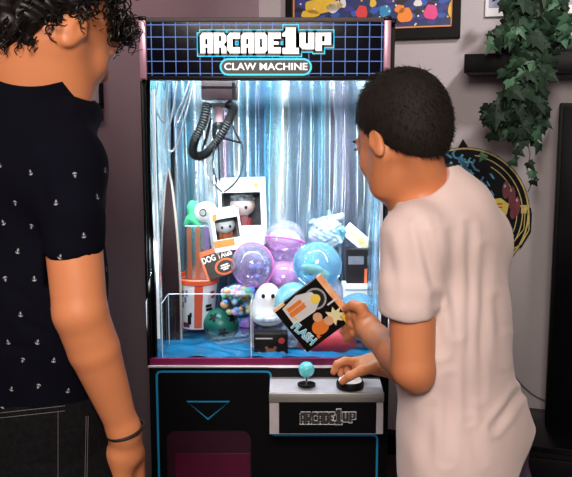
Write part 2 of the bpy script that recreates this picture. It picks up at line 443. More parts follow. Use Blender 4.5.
# marquee
YM = YF-.03; ML = Xp(139, 50, YM); MR = Xp(391, 50, YM)
mb = MB()
mb.box((ML, YM, ZMB), (ML+.016, YF+.01, ZT+.001), 1, ch=.003); mb.box((MR-.016, YM, ZMB+.001), (MR, YF+.01, ZT+.001), 1, ch=.003)
mb.box((ML+.016, YM+.002, ZT-.009), (MR-.016, YF+.01, ZT+.001), 3, ch=.002)
mb.box((ML+.016, YM+.001, ZMB-.002), (MR-.016, YF+.01, ZMB+.007), 2, ch=.002)
for x in (ML-.0005, MR-.0165): mb.box((x, YM-.002, ZT-.006), (x+.017, YM+.02, ZT+.003), 2, ch=.002)
mp(mb, 'marquee_frame', [M_alu, M_pinkalu, M_blackm, mat('grey_top_trim', (.10, .08, .085), .5, noise=.2, spec=.2)])
mb = MB(); mb.box((ML+.016, YM+.006, ZMB+.007), (MR-.016, YM+.02, ZT-.009)); face = mp(mb, 'marquee_face', mat('marquee_black', (.002, .002, .006), .12, noise=.3, spec=.25))
M_grid = mat('lit_blue_grid', (.02, .08, .3), .4, emit=(.035, .17, .62), es=.6, noise=.1, nscale=30)
mb = MB(); yy = YM+.0055
for k in range(20):
    x = Xp(151+12.15*k, 48, YM); mb.box((x-.0009, yy, ZMB+.007), (x+.0009, yy+.001, ZT-.009))
for k in range(5):
    z = Zp(24.5+12.2*k, YM); mb.box((ML+.016, yy-.0002, z-.0009), (MR-.016, yy+.0008, z+.0009))
mp(mb, 'grid_lines', M_grid, parent=face)
# block lettering
GL = {'A': ["a####", "#####", "## ##", "## ##", "#####", "## ##", "## ##"],
      'R': ["####b", "## ##", "## ##", "####c", "####b", "## ##", "## ##"],
      'C': ["a####", "#####", "##   ", "##   ", "##   ", "#####", "d####"],
      'D': ["####b", "#####", "## ##", "## ##", "## ##", "#####", "####c"],
      'E': ["#####", "#####", "##   ", "#### ", "##   ", "#####", "#####"],
      '1': [" ### ", "a### ", "#### ", " ### ", " ### ", " ### ", " ### ", "#####", "#####"],
      'U': ["## ##", "## ##", "## ##", "## ##", "#####", "d####"],
      'P': ["#####", "## ##", "## ##", "#####", "##   ", "##   "]}
def glyph(mb, ch, x0, x1, z0, z1, m, y0, y1, mi):
    g = GL[ch]; R = len(g); dx = (x1-x0)/5; dz = (z1-z0)/R
    for r, row in enumerate(g):
        c = 0
        while c < 5:
            q = row[c]
            if q == ' ': c += 1; continue
            e = c+1
            if q == '#':
                while e < 5 and row[e] == '#': e += 1
            X0, X1, Z1, Z0 = x0+c*dx-m, x0+e*dx+m, z1-r*dz+m, z1-(r+1)*dz-m
            if q == '#': pl = [(X0, Z0), (X1, Z0), (X1, Z1), (X0, Z1)]
            elif q == 'a': pl = [(X0, Z0), (X1, Z0), (X1, Z1)]
            elif q == 'b': pl = [(X0, Z0), (X1, Z0), (X0, Z1)]
            elif q == 'c': pl = [(X0, Z0), (X1, Z1), (X0, Z1)]
            elif q == 'd': pl = [(X1, Z0), (X1, Z1), (X0, Z1)]
            mb.prism(pl, y0, y1, mi); c = e
def logo(mb, X0, X1, Z0, Z1, y, layers):
    """ARCADE1UP inside X0..X1, Z0..Z1; layers = [(margin, material index)] from back to front"""
    W = X1-X0; H = Z1-Z0
    for n, (m, mi) in enumerate(layers):
        ya = y-.0006*(n+1); yb = y
        for i, ch in enumerate('ARCADE'):
            a = X0+W*(.104*i+.004); glyph(mb, ch, a, a+W*.094, Z0, Z0+H*.80, m, ya, yb, mi)
        glyph(mb, '1', X0+W*.632, X0+W*.755, Z0-H*.02, Z1, m, ya, yb, mi)
        glyph(mb, 'U', X0+W*.762, X0+W*.872, Z0+H*.16, Z0+H*.80, m, ya, yb, mi)
        glyph(mb, 'P', X0+W*.884, X1, Z0+H*.10, Z0+H*.80, m, ya, yb, mi)
M_lw = mat('lit_white', (.8, .8, .8), .4, emit=(1, 1, 1), es=.75, noise=.03)
M_lc = mat('lit_cyan', (.0, .4, .5), .4, emit=(.02, .6, .82), es=.8, noise=.05)
M_lb = mat('sign_black', (.004, .004, .006), .4, noise=.1)
mb = MB(); logo(mb, Xp(199.5, 42, YM), Xp(331, 42, YM), Zp(53, YM), Zp(27.5, YM), YM+.0052, [(.0075, 0), (.0054, 1), (.0003, 2)])
mp(mb, 'logo', [M_lc, M_lb, M_lw], parent=face, smooth=False)
def pill(mb, x0, x1, z0, z1, y0, y1, mi):
    r = (z1-z0)/2; zc = (z0+z1)/2
    pl = [(x1-r+r*math.cos(a), zc+r*math.sin(a)) for a in [math.pi*(-.5+i/10) for i in range(11)]]+[(x0+r+r*math.cos(a), zc+r*math.sin(a)) for a in [math.pi*(.5+i/10) for i in range(11)]]
    mb.prism(pl, y0, y1, mi)
mb = MB(); a, b = Xp(219.5, 67, YM), Xp(312, 67, YM); z0, z1 = Zp(75.5, YM), Zp(58, YM)
pill(mb, a, b, z0, z1, YM+.0038, YM+.006, 0); pill(mb, a+.004, b-.004, z0+.0042, z1-.0042, YM+.003, YM+.006, 1)
mb.text('CLAW MACHINE', .0215, ((a+b)/2, (z0+z1)/2), YM+.0028, mi=2, sx=1.13, bold=.00035)
mp(mb, 'name_plate', [M_lc, M_lb, M_lw], parent=face, smooth=False)
# window frame and pane
mb = MB()
mb.box((XL-.003, YF-.006, ZW), (XL+.003, YF+.012, ZMB-.002), 0, ch=.002); mb.box((XR-.005, YF-.006, ZW), (XR+.002, YF+.012, ZMB-.002), 1, ch=.002)
mb.box((XR-.010, YF-.003, ZW), (XR-.005, YF+.012, ZMB-.002), 0)
mb.box((XL-.002, YF-.008, ZW-.005), (XR+.002, YF+.012, ZW), 2, ch=.0015)
mb.box((XL+.003, YF-.001, ZW), (XR-.010, YF+.008, ZW+.016), 3)
mp(mb, 'window_frame', [M_blackm, M_alu, M_alu, mat('magenta_trim', (.22, .015, .09), .35, noise=.2)])
mb = MB(); mb.box((XL+.003, YF+.002, ZW+.014), (XR-.010, YF+.005, ZMB-.002)); mp(mb, 'window_pane', M_glass, smooth=False)
for (px, py) in ((154, 137), (154, 205), (153, 276), (381, 160), (381, 233)):
    p = P(px, py, YF+.02); m2 = MB(); X = XL+.02 if px < 200 else XR-.02
# satin floor
M_satin = mat('blue_satin', (.01, .22, .48), .28, .3, noise=.35, nscale=12)
mb = MB(); vs = []; N1, N2 = 50, 40
for j in range(N2+1):
    for i in range(N1+1):
        x = XL+.014+(XR-XL-.028)*i/N1; y = YF+.014+(YB-.05-YF-.014)*j/N2
        vs.append((x, y, ZI+.004+.004*math.sin(x*70+3*math.sin(y*30))*math.sin(y*55+x*20)))
mb.add(vs, [(j*(N1+1)+i, j*(N1+1)+i+1, (j+1)*(N1+1)+i+1, (j+1)*(N1+1)+i) for j in range(N2) for i in range(N1)]); mp(mb, 'satin_floor', M_satin, ang=180)
# chute in clear acrylic
CY = YF+.125; cx0 = XL+.03; cx1 = Xp(253, 330, CY); zt = Zp(294, CY)
mb = MB(); mb.box((cx0, CY, ZI), (cx1, CY+.003, zt)); mb.box((cx1-.003, YF+.016, ZI), (cx1, CY, zt)); mb.box((cx0, YF+.016, ZI), (cx0+.003, CY, zt))
ch = mp(mb, 'prize_chute', M_acryl, smooth=False)
mb = MB(); e = .0012
mb.tube([(cx0, YF+.016, zt), (cx0, CY, zt), (cx1, CY, zt), (cx1, YF+.016, zt)], e, 6)
for x in (cx0, cx1): mb.tube([(x, CY, ZI), (x, CY, zt)], e, 6); mb.tube([(x, YF+.016, ZI), (x, YF+.016, zt)], e, 6)
mp(mb, 'polished_edge', mat('acrylic_edge', (.75, .82, .85), .2, noise=.1), parent=ch)
# lower front panel with blue outline, arrow and prize door
mb = MB(); mb.box((XL+.0, YF, .03), (XR, YF+.0115, ZW-.006)); fp = mp(mb, 'front_panel', M_black, smooth=False)
def fx(px, py, Y=YF): p = P(px, py, Y); return (p.x, p.z)
def rnd_path(pts, r, n=5):
    out = []; m = len(pts)
    for i, p in enumerate(pts):
        if i == 0 or i == m-1: out.append(p); continue
        p = Vector(p); a = (Vector(pts[i-1])-p).normalized()*r; b = (Vector(pts[i+1])-p).normalized()*r
        for k in range(n+1):
            t = k/n; out.append(tuple((p+a)*(1-t)**2+p*2*t*(1-t)+(p+b)*t*t))
    return out
xa = fx(158.5, 450)[0]; zt_ = fx(200, 371.5)[1]; xb = fx(271, 400)[0]; zb_ = fx(300, 435)[1]; xc = fx(377, 450)[0]
mb = MB(); mb.strip(rnd_path([(xa, .1), (xa, zt_), (xb, zt_), (xb, zb_), (xc, zb_), (xc, .1), (xa, .1)], .012), .0048, YF-.0012, YF+.001)
mp(mb, 'blue_outline', M_blueline, parent=fp)
mb = MB(); tri = [fx(187, 401.5), fx(229.5, 401.5), fx(208, 419)]
mb.strip(tri, .0042, YF-.0012, YF+.001, closed=True)
for q in tri: pass
mp(mb, 'down_arrow', M_blueline, parent=fp)
dx0, dx1 = fx(167, 440)[0], fx(251, 440)[0]; dz1 = fx(200, 431)[1]; dz0 = dz1-.26
rr = [(dx0, dz0), (dx1, dz0)]+[(dx1-.02+.02*math.cos(a), dz1-.02+.02*math.sin(a)) for a in [i*math.pi/12 for i in range(7)]]+[(dx0+.02-.02*math.sin(a), dz1-.02+.02*math.cos(a)) for a in [i*math.pi/12 for i in range(7)]]
mb = MB(); mb.prism(rr, YF-.003, YF+.002, 0)
mb.box((dx0+.02, YF-.0045, dz0+.02), (dx1-.004, YF-.003, Zp(453)), 1)
mp(mb, 'prize_door', [mat('smoked_maroon', (.035, .008, .018), .25, noise=.2), mat('maroon_flap', (.085, .005, .028), .3, noise=.2)], parent=fp)
# control panel
YP = YF-.085; kx0, kx1 = Xp(269.5, 400, YP), Xp(383.5, 400, YP)
zf = Zp(393, YP); zlip = Zp(402, YP); zk = zf+.010; zbot = Zp(434, YP)
sideprof = [(YP, zbot), (YP+.004, zlip-.002), (YP, zlip), (YP, zf), (YF-.001, zk), (YF-.001, zbot-.02)]
mb = MB(); n = len(sideprof)
vs = [(x, y, z) for x in (kx0, kx1) for (y, z) in sideprof]
mb.add(vs, [tuple(range(n)), tuple(range(2*n-1, n-1, -1))]+[(i, i+n, (i+1) % n+n, (i+1) % n) for i in range(n)], 0)
cpn = mp(mb, 'control_panel', M_alu, smooth=False)
mb = MB(); mb.box((kx0-.001, YP-.003, zlip), (kx1+.001, YP+.002, zf+.001), 0, ch=.0015); mp(mb, 'front_lip', mat('satin_aluminium', (.55, .54, .50), .4, .8, noise=.1), parent=cpn)
mb = MB(); mb.box((Xp(279, 420, YP), YP-.0035, zbot+.003), (Xp(376, 420, YP), YP+.004, zlip-.001))
pl = mp(mb, 'label_plate', M_black, parent=cpn, smooth=False)
mb = MB(); logo(mb, Xp(300, 418, YP), Xp(355.5, 418, YP), Zp(423.5, YP), Zp(408.5, YP), YP-.0034, [(.0013, 0), (-.00025, 1)])
mp(mb, 'panel_logo', [mat('print_white', (.75, .75, .75), .5, noise=.05), mat('print_dark', (.03, .03, .035), .5, noise=.05)], parent=cpn, smooth=False)
# joystick
jp = P(306.5, 387, YP+.035); jp.z = zf+.004+.0035
mb = MB(); mb.lathe([(.021, 0), (.021, .003), (.012, .005), (.0001, .005)], 24, c=jp); js = mp(mb, 'joystick', M_rubber)
jb = P(306.5, 369.5, YP+.035)
mb = MB(); mb.tube([jp, jb], .004, 10); mp(mb, 'stem', M_chrome, parent=js)
mb = MB(); mb.ball(jb, .0185, seg=28, rings=18)
mp(mb, 'ball_top', mat('teal_crackle_ball', (.04, .50, .58), .15, ncol=(.25, .8, .85), nscale=90, coat=.5), parent=js)
# push button
bp = P(350, 389, YP+.030); bp.z = zf+.004+.003
mb = MB(); mb.lathe([(.031, -.003), (.032, .006), (.030, .012), (.027, .013), (.027, .008)], 32, c=bp); pb = mp(mb, 'push_button', M_rubber)
mb = MB(); mb.lathe([(.0265, .006), (.0265, .014), (.022, .020), (.010, .0235), (.0001, .024)], 32, c=bp)
mp(mb, 'button_cap', mat('white_button', (.85, .86, .85), .2, noise=.03, emit=(1, 1, 1), es=.45), parent=pb)  # slight glow in the cap material to make it look brighter
# claw carriage, hose, motor and claw
YQ = 1.99
a, b = P(203, 100, YQ), P(237, 83, YQ)
mb = MB(); mb.box((a.x, YQ-.04, a.z), (b.x, YQ+.04, b.z+.02), 0, ch=.003)
mb.box((a.x+.0, YQ-.042, a.z+.028), (b.x, YQ-.039, a.z+.032), 1); mb.box((b.x-.010, YQ-.0405, a.z+.001), (b.x-.002, YQ-.039, b.z), 1)
car = mp(mb, 'claw_carriage', [mat('dark_maroon_metal', (.012, .004, .005), .4, .1, noise=.2), M_chrome])
mb = MB(); mb.tube([(XL+.02, YQ, b.z+.02), (XR-.02, YQ, b.z+.02)], .006, 8); mb.tube([(XL+.02, YQ+.03, b.z+.02), (XR-.02, YQ+.03, b.z+.02)], .006, 8); mp(mb, 'gantry_rail', M_chrome)
g = lambda px, py, dy=0: P(px, py, YQ+dy)
mb = MB(); mb.lathe([(.011, 0), (.011, .03), (.014, .03), (.014, .036), (.006, .04)], 16, c=g(218.5, 122)); mb.box(g(211, 108)-Vector((0, .012, 0)), g(226, 103)+Vector((0, .012, 0)), 1)
mp(mb, 'claw_motor', [mat('pinkish_motor', (.5, .3, .34), .35, .3, noise=.3, nscale=60), M_chrome], parent=car)
mb = MB(); mb.lathe([(.013, 0), (.016, .008), (.016, .036), (.010, .045)], 16, c=g(218.5, 140)); mb.tube([g(218.5, 140), g(219, 165), g(219.5, 181)], .0022, 6)
mp(mb, 'claw_head', M_blackm, parent=car)
path = crom([g(207, 103, -.03), g(203, 122, -.035), g(195, 140, -.04), g(192.5, 151, -.045), g(197.5, 156.5, -.045), g(208, 152, -.04), g(219, 138, -.04), g(229, 120, -.035), g(233, 109, -.03), g(228, 104, -.02)], 16)
mb = MB(); mb.tube(path, [.0122 if i % 2 else .0100 for i in range(len(path))], 12); mp(mb, 'coil_hose', M_rubber, parent=car)
for pts in ([g(210, 124), g(206, 142), g(202, 150), g(203, 165), g(211, 181), g(222, 192)], [g(226, 113), g(233, 127), g(241, 142), g(243, 158), g(240, 175), g(232, 186), g(224, 192)], [g(218, 130, -.02), g(214, 150, -.05), g(213, 168, -.05), g(217, 182, -.02)]):
    mb = MB(); mb.tube(crom(pts, 6), .0024, 6); mp(mb, 'claw_arm', mat('dark_chrome', (.15, .15, .17), .2, .9, noise=.1), parent=car)
mb = MB(); mb.tube([g(228, 117), g(241, 143)], .0032, 6); mb.tube([g(241, 143), g(223, 138)], .0028, 6); mb.tube([g(211, 118), g(203, 148)], .0028, 6); mp(mb, 'claw_link', M_blackm, parent=car)
for pts in ([g(177, 80, -.05), g(173, 110, -.05), g(167, 135, -.05), g(167, 148, -.05), g(172, 151, -.05), g(178, 143, -.05), g(183, 125, -.05), g(190, 100, -.05), g(194, 82, -.05)],
            [g(190, 80, .0), g(184, 98, .0), g(177.5, 112, .0), g(177, 122, .0), g(180, 118, .0), g(192, 86, .0)],
            [g(158, 82, -.1), g(155, 100, -.1), g(157, 112, -.1), g(162, 121, -.1), g(165.5, 121, -.1), g(166, 108, -.1), g(168, 82, -.1)]):
    mb = MB(); mb.tube(crom(pts, 8), .0026, 8); mp(mb, 'steel_cable', mat('cable_grey', (.35, .34, .36), .25, .8, noise=.1))

# ------------------------------------------------------------------ prizes
def place(px, py, Y): return P(px, py, Y)
M_fill = mat('iridescent_tissue', (.42, .45, .55), .3, .4, ncol=(.12, .13, .22), nscale=35)
# crinkled filler heap under the prizes
def heap_h(x, y):
    sx = min(1, max(0, (x-Xp(253, 300, 2.0))/.03)); sy = min(1, max(0, (y-1.93)/.16)); sx = sx*sx*(3-2*sx); sy = sy*sy*(3-2*sy)
    rt = 1-.55*min(1, max(0, (x-Xp(318, 300, 2.0))/.08))
    return ZI+.012+.20*sx*sy*rt
mb = MB(); N1, N2 = 60, 36; x0, x1, y0, y1 = Xp(252, 300, 2.0), XR-.032, YF+.09, YB-.065; vs = []
for j in range(N2+1):
    for i in range(N1+1):
        x = x0+(x1-x0)*i/N1; y = y0+(y1-y0)*j/N2; e = min(i, N1-i, j, N2-j)
        z = heap_h(x, y)+.006*math.sin(x*130+y*90)*math.sin(y*160-x*50)+random.uniform(-.003, .003)
        if e == 0: z = ZI+.006
        vs.append((x, y, z))
n = len(vs); vs.append(((x0+x1)/2, (y0+y1)/2, ZI+.006)); fs = [(j*(N1+1)+i, j*(N1+1)+i+1, (j+1)*(N1+1)+i+1, (j+1)*(N1+1)+i) for j in range(N2) for i in range(N1)]
mb.add(vs, fs); o = mb.build('tissue_filler', M_fill, ang=180)
tag(o, 'crinkled lavender blue tissue filling heaped under the prizes', 'tissue filler', kind='stuff')

def capsule(px, py, Y, rp, low, top, label, tilt=(0, 0, 0), inner=None, rim=None):
    r = rp*Y/F*1.0; c = place(px, py, Y); t = thing('prize_capsule', label, 'capsule', c, tilt, 'round plastic prize capsules')
    mb = MB(); mb.ball((0, 0, 0), r, 0, seg=36, rings=12, z0=-1, z1=0); mb.build('lower_shell', low, t)
    mb = MB(); mb.ball((0, 0, 0), r*.985, 0, seg=36, rings=12, z0=0, z1=1); mb.build('upper_shell', top, t)
    mb = MB(); mb.tube([(r*1.0*math.cos(a), r*1.0*math.sin(a), 0) for a in [2*math.pi*k/40 for k in range(40)]], r*.045, 8, closed=True); mb.build('seam_ring', rim or low, t)
    if inner:
        for (nm, m, pts) in inner:
            mb = MB(); 
            for (q, rr_) in pts: mb.ball(Vector(q)*r, tuple(k*r for k in rr_), 0, seg=14, rings=8)
            mb.build(nm, m, t)
    return t
pinkT = clear_mat('pink_clear', (.85, .55, .85), .15, .06, .28, (.85, .45, .75)); pinkD = mat('pink_plastic', (.75, .14, .50), .3, noise=.1)
lavT = clear_mat('lavender_clear', (.75, .72, .95), .15, .06, .22, (.6, .58, .85)); blueT = clear_mat('blue_clear', (.5, .78, .95), .15, .06, .30, (.3, .65, .9))
clearT = clear_mat('clear_shell', (.95, .95, 1), .14, .05, .18, (.85, .9, 1)); tealT = clear_mat('teal_clear', (.6, .9, .95), .15, .06, .35, (.35, .8, .88))
blueD = mat('blue_plastic', (.05, .42, .72), .25, noise=.15, ncol=(.12, .6, .85), nscale=15)
specks = lambda n, s, m, nm: (nm, m, [((random.uniform(-.5, .5), random.uniform(-.6, .3), random.uniform(-.5, .5)), (s, s, s*.7)) for _ in range(n)])
M_toyb = mat('toy_navy', (.05, .09, .28), .4, ncol=(.35, .4, .75), nscale=70); M_toyy = mat('toy_olive', (.55, .5, .22), .4, ncol=(.8, .75, .5), nscale=50)
M_paper = mat('white_slip', (.8, .85, .9), .6, ncol=(.4, .65, .85), nscale=30)
capsule(252.5, 265, 1.97, 22.5, pinkT, lavT, 'lavender clear capsule with a pink left rim, below the two white window boxes', (math.radians(70), math.radians(-78), 0),
        [specks(16, .17, M_toyb, 'toy_beads'), ('toy', M_toyy, [((0, -.3, -.1), (.3, .15, .12))])], pinkD)
capsule(285, 240, 2.09, 20.5, pinkT, clearT, 'capsule with clear top and pink bottom, highest of the pile, right of the window box', (math.radians(-14), math.radians(8), 0),
        [('paper_slip', M_paper, [((0, -.15, .1), (.75, .3, .4))])], pinkD)
capsule(317.5, 265, 1.96, 24, blueT, blueT, 'sky blue clear capsule with olive yellow contents, above the black card box', (math.radians(60), math.radians(10), 0),
        [('toy', M_toyy, [((-.2, -.2, .0), (.5, .2, .22)), ((.2, -.3, -.1), (.4, .2, .15))]), specks(6, .14, mat('toy_green', (.1, .5, .4), .4, noise=.2), 'toy_beads')])
capsule(284, 279, 2.06, 20, lavT, pinkT, 'pale lavender capsule half hidden between the lavender and sky blue ones', (math.radians(40), 0, 0), [specks(8, .18, M_paper, 'paper_bits'), ('toy_star', mat('coral_red', (.75, .12, .12), .4, noise=.1), [((-.3, -.5, .35), (.18, .1, .16))])])
capsule(294, 302, 1.93, 21, tealT, tealT, 'teal clear capsule right behind the left corner of the black card box', (math.radians(25), 0, 0), [specks(7, .2, M_paper, 'paper_bits')])
capsule(358, 317, 1.93, 25, blueD, blueT, 'blue capsule beside the fist, with opaque blue lower half', (math.radians(-15), math.radians(35), 0), None, blueD)

# red plush ball
c = place(327, 343, 1.905); o = MB()
for k in range(1): pass
mb = MB(); mb.ball((0, 0, 0), (.074, .05, .046), 0, seg=36, rings=20)
for i, v in enumerate(mb.v):
    a = math.atan2(v[1], v[0]); s = 1-.035*abs(math.sin(a*4)); mb.v[i] = (v[0]*s, v[1]*s, v[2]*s)
t = thing('plush_ball', 'red round plush with seams lying at the front under the black card box', 'plush toy', c)
mb.build('stuffed_body', mat('red_plush', (.62, .02, .05), .5, noise=.35, nscale=14, sheen=.3), t)
mb = MB(); mb.tube(crom([(-.052, -.03, .0), (-.06, -.045, -.018), (-.066, -.05, -.03), (-.058, -.05, -.036), (-.052, -.045, -.026), (-.06, -.04, -.012)], 5), .0014, 6); mb.build('hang_loop', M_white, t)
# ghost plush
c = place(268, 304, 1.94); t = thing('white_plush', 'white rounded plush with two black eyes left of the teal capsule', 'plush toy', c)
G = SDF((-.06, -.05, -.07), (.06, .05, .07), .003)
G.ell((0, 0, .01), (.034, .028, .044), .01); G.ell((0, -.002, -.03), (.042, .032, .026), .02); G.ell((-.036, -.005, -.01), (.012, .012, .02), .01); G.ell((.036, -.005, -.01), (.012, .012, .02), .01)
G.build('stuffed_body', mat('white_plush_cloth', (.78, .78, .82), .9, noise=.12, nscale=30, sheen=.3), t, (0, 0, 0))
for (x, z) in ((-.011, .026), (.013, .026)): mb = MB(); mb.ball((x, -.027, z), (.0048, .004, .006)); mb.build('eye', M_rubber, t)
mb = MB(); mb.ball((0, -.024, -.032), (.032, .012, .012)); mb.build('blue_scarf', mat('blue_print_cloth', (.15, .35, .7), .6, ncol=(.8, .85, .9), nscale=60), t)
# dark printed box with plain plush shapes
c = place(271, 347, 1.875); hx, hz = .041, .038
t = thing('toy_box', 'small dark brown toy box printed with round plush shapes, right of the chute', 'toy box', c)
mb = MB(); mb.box((-hx, -.022, -hz), (hx, .022, hz), ch=.001); mb.build('carton', mat('dark_brown_card', (.008, .005, .005), .4, noise=.2, spec=.2), t)
mb = MB(); y = -.0226
def disc(mb, x, z, rx, rz, y, mi, th=.0006): mb.prism([(x+rx*math.cos(a), z+rz*math.sin(a)) for a in [2*math.pi*k/20 for k in range(20)]], y-th, y, mi)
for (x, z, rx, rz, m) in ((0, -.008, .013, .011, 0), (0, -.026, .011, .009, 0), (-.01, .004, .004, .004, 0), (.01, .004, .004, .004, 0), (0, -.011, .007, .005, 1), (-.028, -.016, .009, .010, 2), (-.03, -.03, .008, .006, 2), (.028, -.014, .009, .010, 3), (.028, -.029, .008, .007, 4), (.026, .022, .008, .007, 5), (-.014, -.03, .004, .005, 1), (.013, -.03, .004, .005, 6)):
    disc(mb, x, z, rx, rz, y, m, .0004+.0003*m)
mb.box((-hx+.004, y-.0008, .026), (.004, y, .029), 2)
mb.box((-hx, y-.0008, -hz), (hx, y, -hz+.003), 5)
mb.build('front_print', [mat('print_brown', (.25, .09, .03), .5, noise=.2), mat('print_tan', (.6, .38, .18), .5, noise=.2), mat('print_pale', (.6, .6, .62), .5, noise=.3), mat('print_violet', (.25, .2, .5), .5, noise=.2), mat('print_blue', (.1, .25, .6), .5, noise=.2), mat('print_red', (.5, .05, .04), .5, noise=.2), mat('print_pinkish', (.6, .25, .3), .5, noise=.2)], t, smooth=False)

# window boxes with generic dolls
M_card = mat('white_card', (.82, .82, .84), .45, noise=.04)
def window_box(label, px, py, Y, wd, ht, dp, rot, hair, face_c, cloth, txt, cat='toy box'):
    c = place(px, py, Y); t = thing('window_box', label, cat, c, rot)
    W, H, D = wd/2, ht/2, dp/2; mb = MB(); th = .0015; wl, wr, wb, wt = -W+.009, W-.006, -H+.045*ht/.15, H-.03*ht/.15
    mb.box((-W, D-th, -H), (W, D, H)); mb.box((-W, -D, -H), (W, D, -H+th)); mb.box((-W, -D, H-th), (W, D, H)); mb.box((-W, -D, -H), (-W+th, D, H)); mb.box((W-th, -D, -H), (W, D, H))
    mb.box((-W, -D, -H), (W, -D+th, wb)); mb.box((-W, -D, wt), (W, -D+th, H)); mb.box((-W, -D, wb), (wl, -D+th, wt)); mb.box((wr, -D, wb), (W, -D+th, wt))
    mb.build('carton', M_card, t, smooth=False)
    mb = MB(); mb.box((wl, -D+.0002, wb), (wr, -D+.001, wt)); mb.build('clear_window', M_acryl, t, smooth=False)
    mb = MB(); mb.box((-W+.003, D-.004, wb-.01), (W-.003, D-.002, wt+.003)); mb.build('inner_backing', mat('grey_backing', (.12, .13, .15), .5, noise=.4, nscale=50), t, smooth=False)
    r = min(W*.72, D*.98); hz = (wb+wt)/2+r*.2
    mb = MB(); mb.ball((0, -D*.1, hz), (r, r*.85, r*.82), 0, seg=24, rings=14); mb.box((-r*.35, -r*.25, wb-.02), (r*.35, r*.25, hz-r*.6), 1, ch=.004)
    mb.ball((-r*.5, -r*.1, wb+.004), (r*.2, r*.2, r*.4), 1); mb.ball((r*.5, -r*.1, wb+.004), (r*.2, r*.2, r*.4), 1)
    for s in (-1, 1): mb.ball((s*r*.38, -r*.78-D*.1, hz-r*.10), (r*.12, r*.06, r*.14), 2); 
    d = mb.build('doll', [face_c, cloth, M_rubber], t)
    mb = MB(); mb.ball((0, r*.08-D*.1, hz+r*.14), (r*1.05, r*.88, r*.84), 0, seg=24, rings=10, z0=.30, z1=1)
    for k in range(26):
        a = random.uniform(-math.pi, 0) if k < 20 else random.uniform(0, math.pi); q = random.uniform(.3, .9)
        mb.ball((math.cos(a)*r*q, math.sin(a)*r*.8*q-D*.1, hz+r*(1.0-.35*q)), (r*.2, r*.17, r*.13), seg=8, rings=6)
    mb.build('doll_hair', hair, t)
    if txt: mb = MB(); mb.text(txt, .0135, (-.006, (wt+H)/2), -D-.0003, mi=0, sx=.85); disc(mb, W-.016, (wt+H)/2, .006, .0065, -D, 1); mb.build('box_print', [mat('print_grey', (.25, .25, .28), .5, noise=.1), mat('print_gold', (.6, .5, .08), .5, noise=.1)], t, smooth=False)
    else:
        mb = MB(); mb.prism([(-W+.006, H-.008), (-W+.018, H-.006), (-W+.014, H-.024), (-W+.004, H-.024)], -D-.0006, -D); mb.build('box_print', mat('print_orange', (.85, .25, .06), .5, noise=.1), t, smooth=False); mb = MB(); mb.box((-W, -D-.0006, -H+.012), (W*.4, -D, -H+.03), 0); mb.build('orange_band', _m['print_orange'], t, smooth=False)
    return t
M_skinw = mat('doll_peach', (.85, .62, .56), .4, noise=.1)
t = window_box('white window box with a dark-haired peach doll in red, standing rear left of the capsules', 243, 211, 2.09, .118, .175, .07, (0, math.radians(-2), math.radians(-6)), mat('doll_dark_hair', (.03, .035, .04), .5, ncol=(.3, .33, .36), nscale=90), M_skinw, mat('doll_red', (.5, .04, .04), .5, noise=.3), 'ACADEMIA')
t2 = window_box('white window box with a green-haired white doll, slanted in front of the larger one', 225, 229, 2.01, .075, .105, .06, (0, math.radians(-8), math.radians(14)), mat('doll_green_hair', (.02, .10, .08), .5, noise=.3), mat('doll_white', (.82, .82, .85), .4, noise=.05), mat('doll_orange', (.7, .2, .05), .5, noise=.2), None)

# dog tags packet
c = place(219, 262, 1.985); t = thing('dog_tag_packet', 'dark brown and orange dog tags packet leaning behind the bucket', 'toy packet', c, (math.radians(-12), math.radians(-20), 0))
mb = MB(); mb.box((-.042, -.006, -.038), (.042, .006, .038), 0, ch=.001); mb.box((-.0425, -.0065, .026), (.0425, -.004, .0385), 1); mb.box((-.0425, -.0065, -.038), (-.037, -.004, .038), 1)
mb.build('packet', [mat('packet_brown', (.02, .010, .009), .5, noise=.2), mat('packet_orange', (.72, .13, .03), .4, noise=.15)], t, smooth=False)
mb = MB(); mb.text('DOG TAGS', .022, (0.0, .014), -.0068, mi=0, bold=.0006, sx=.72)
disc(mb, .012, -.016, .027, .021, -.0062, 1); disc(mb, .012, -.016, .021, .016, -.0068, 2, .001)
for (z, wd) in ((-.012, .010), (-.018, .012), (-.023, .007)): mb.box((.012-wd, -.0085, z-.0018), (.012+wd, -.0078, z+.0018), 0)
mb.build('packet_print', [mat('print_cream', (.75, .72, .68), .5, noise=.1), _m['packet_orange'], _m['packet_brown']], t, smooth=False)

# bucket
Yb = 2.02; c = place(196.5, 300, Yb); k = Yb/F; hb = 26*k; t = thing('candy_bucket', 'white tub with an orange rim and stripe behind the clear chute', 'bucket', c, (math.radians(3), math.radians(2), 0))
mb = MB(); R0, R1 = 18.0*k, 21*k
mb.lathe([(R0*.5, -hb), (R0, -hb), (R0*1.01, -hb+.004), (R1, hb-.006), (R1*.97, hb-.006), (R0*.97, -hb+.006)], 40); mb.build('tub', M_card, t)
mb = MB(); mb.lathe([(R1*1.02, hb-.016), (R1*1.07, hb-.014), (R1*1.09, hb-.002), (R1*1.05, hb), (R1*.97, hb-.002), (R1*.96, hb-.014), (R1*1.02, hb-.016)], 40); mb.build('rim', mat('orange_red_rim', (.8, .11, .04), .35, noise=.1), t)
def wrap(mb, a0, a1, z0, z1, mi, e=.0008, n=8):
    vs = []
    for i in range(n+1):
        a = a0+(a1-a0)*i/n
        for z in (z0, z1):
            r = R0+(R1-R0)*(z+hb)/(2*hb)+e; vs.append((r*math.cos(a), r*math.sin(a), z))
    mb.add(vs, [(2*i, 2*i+2, 2*i+3, 2*i+1) for i in range(n)], mi)
A = lambda d: math.radians(-90+d)
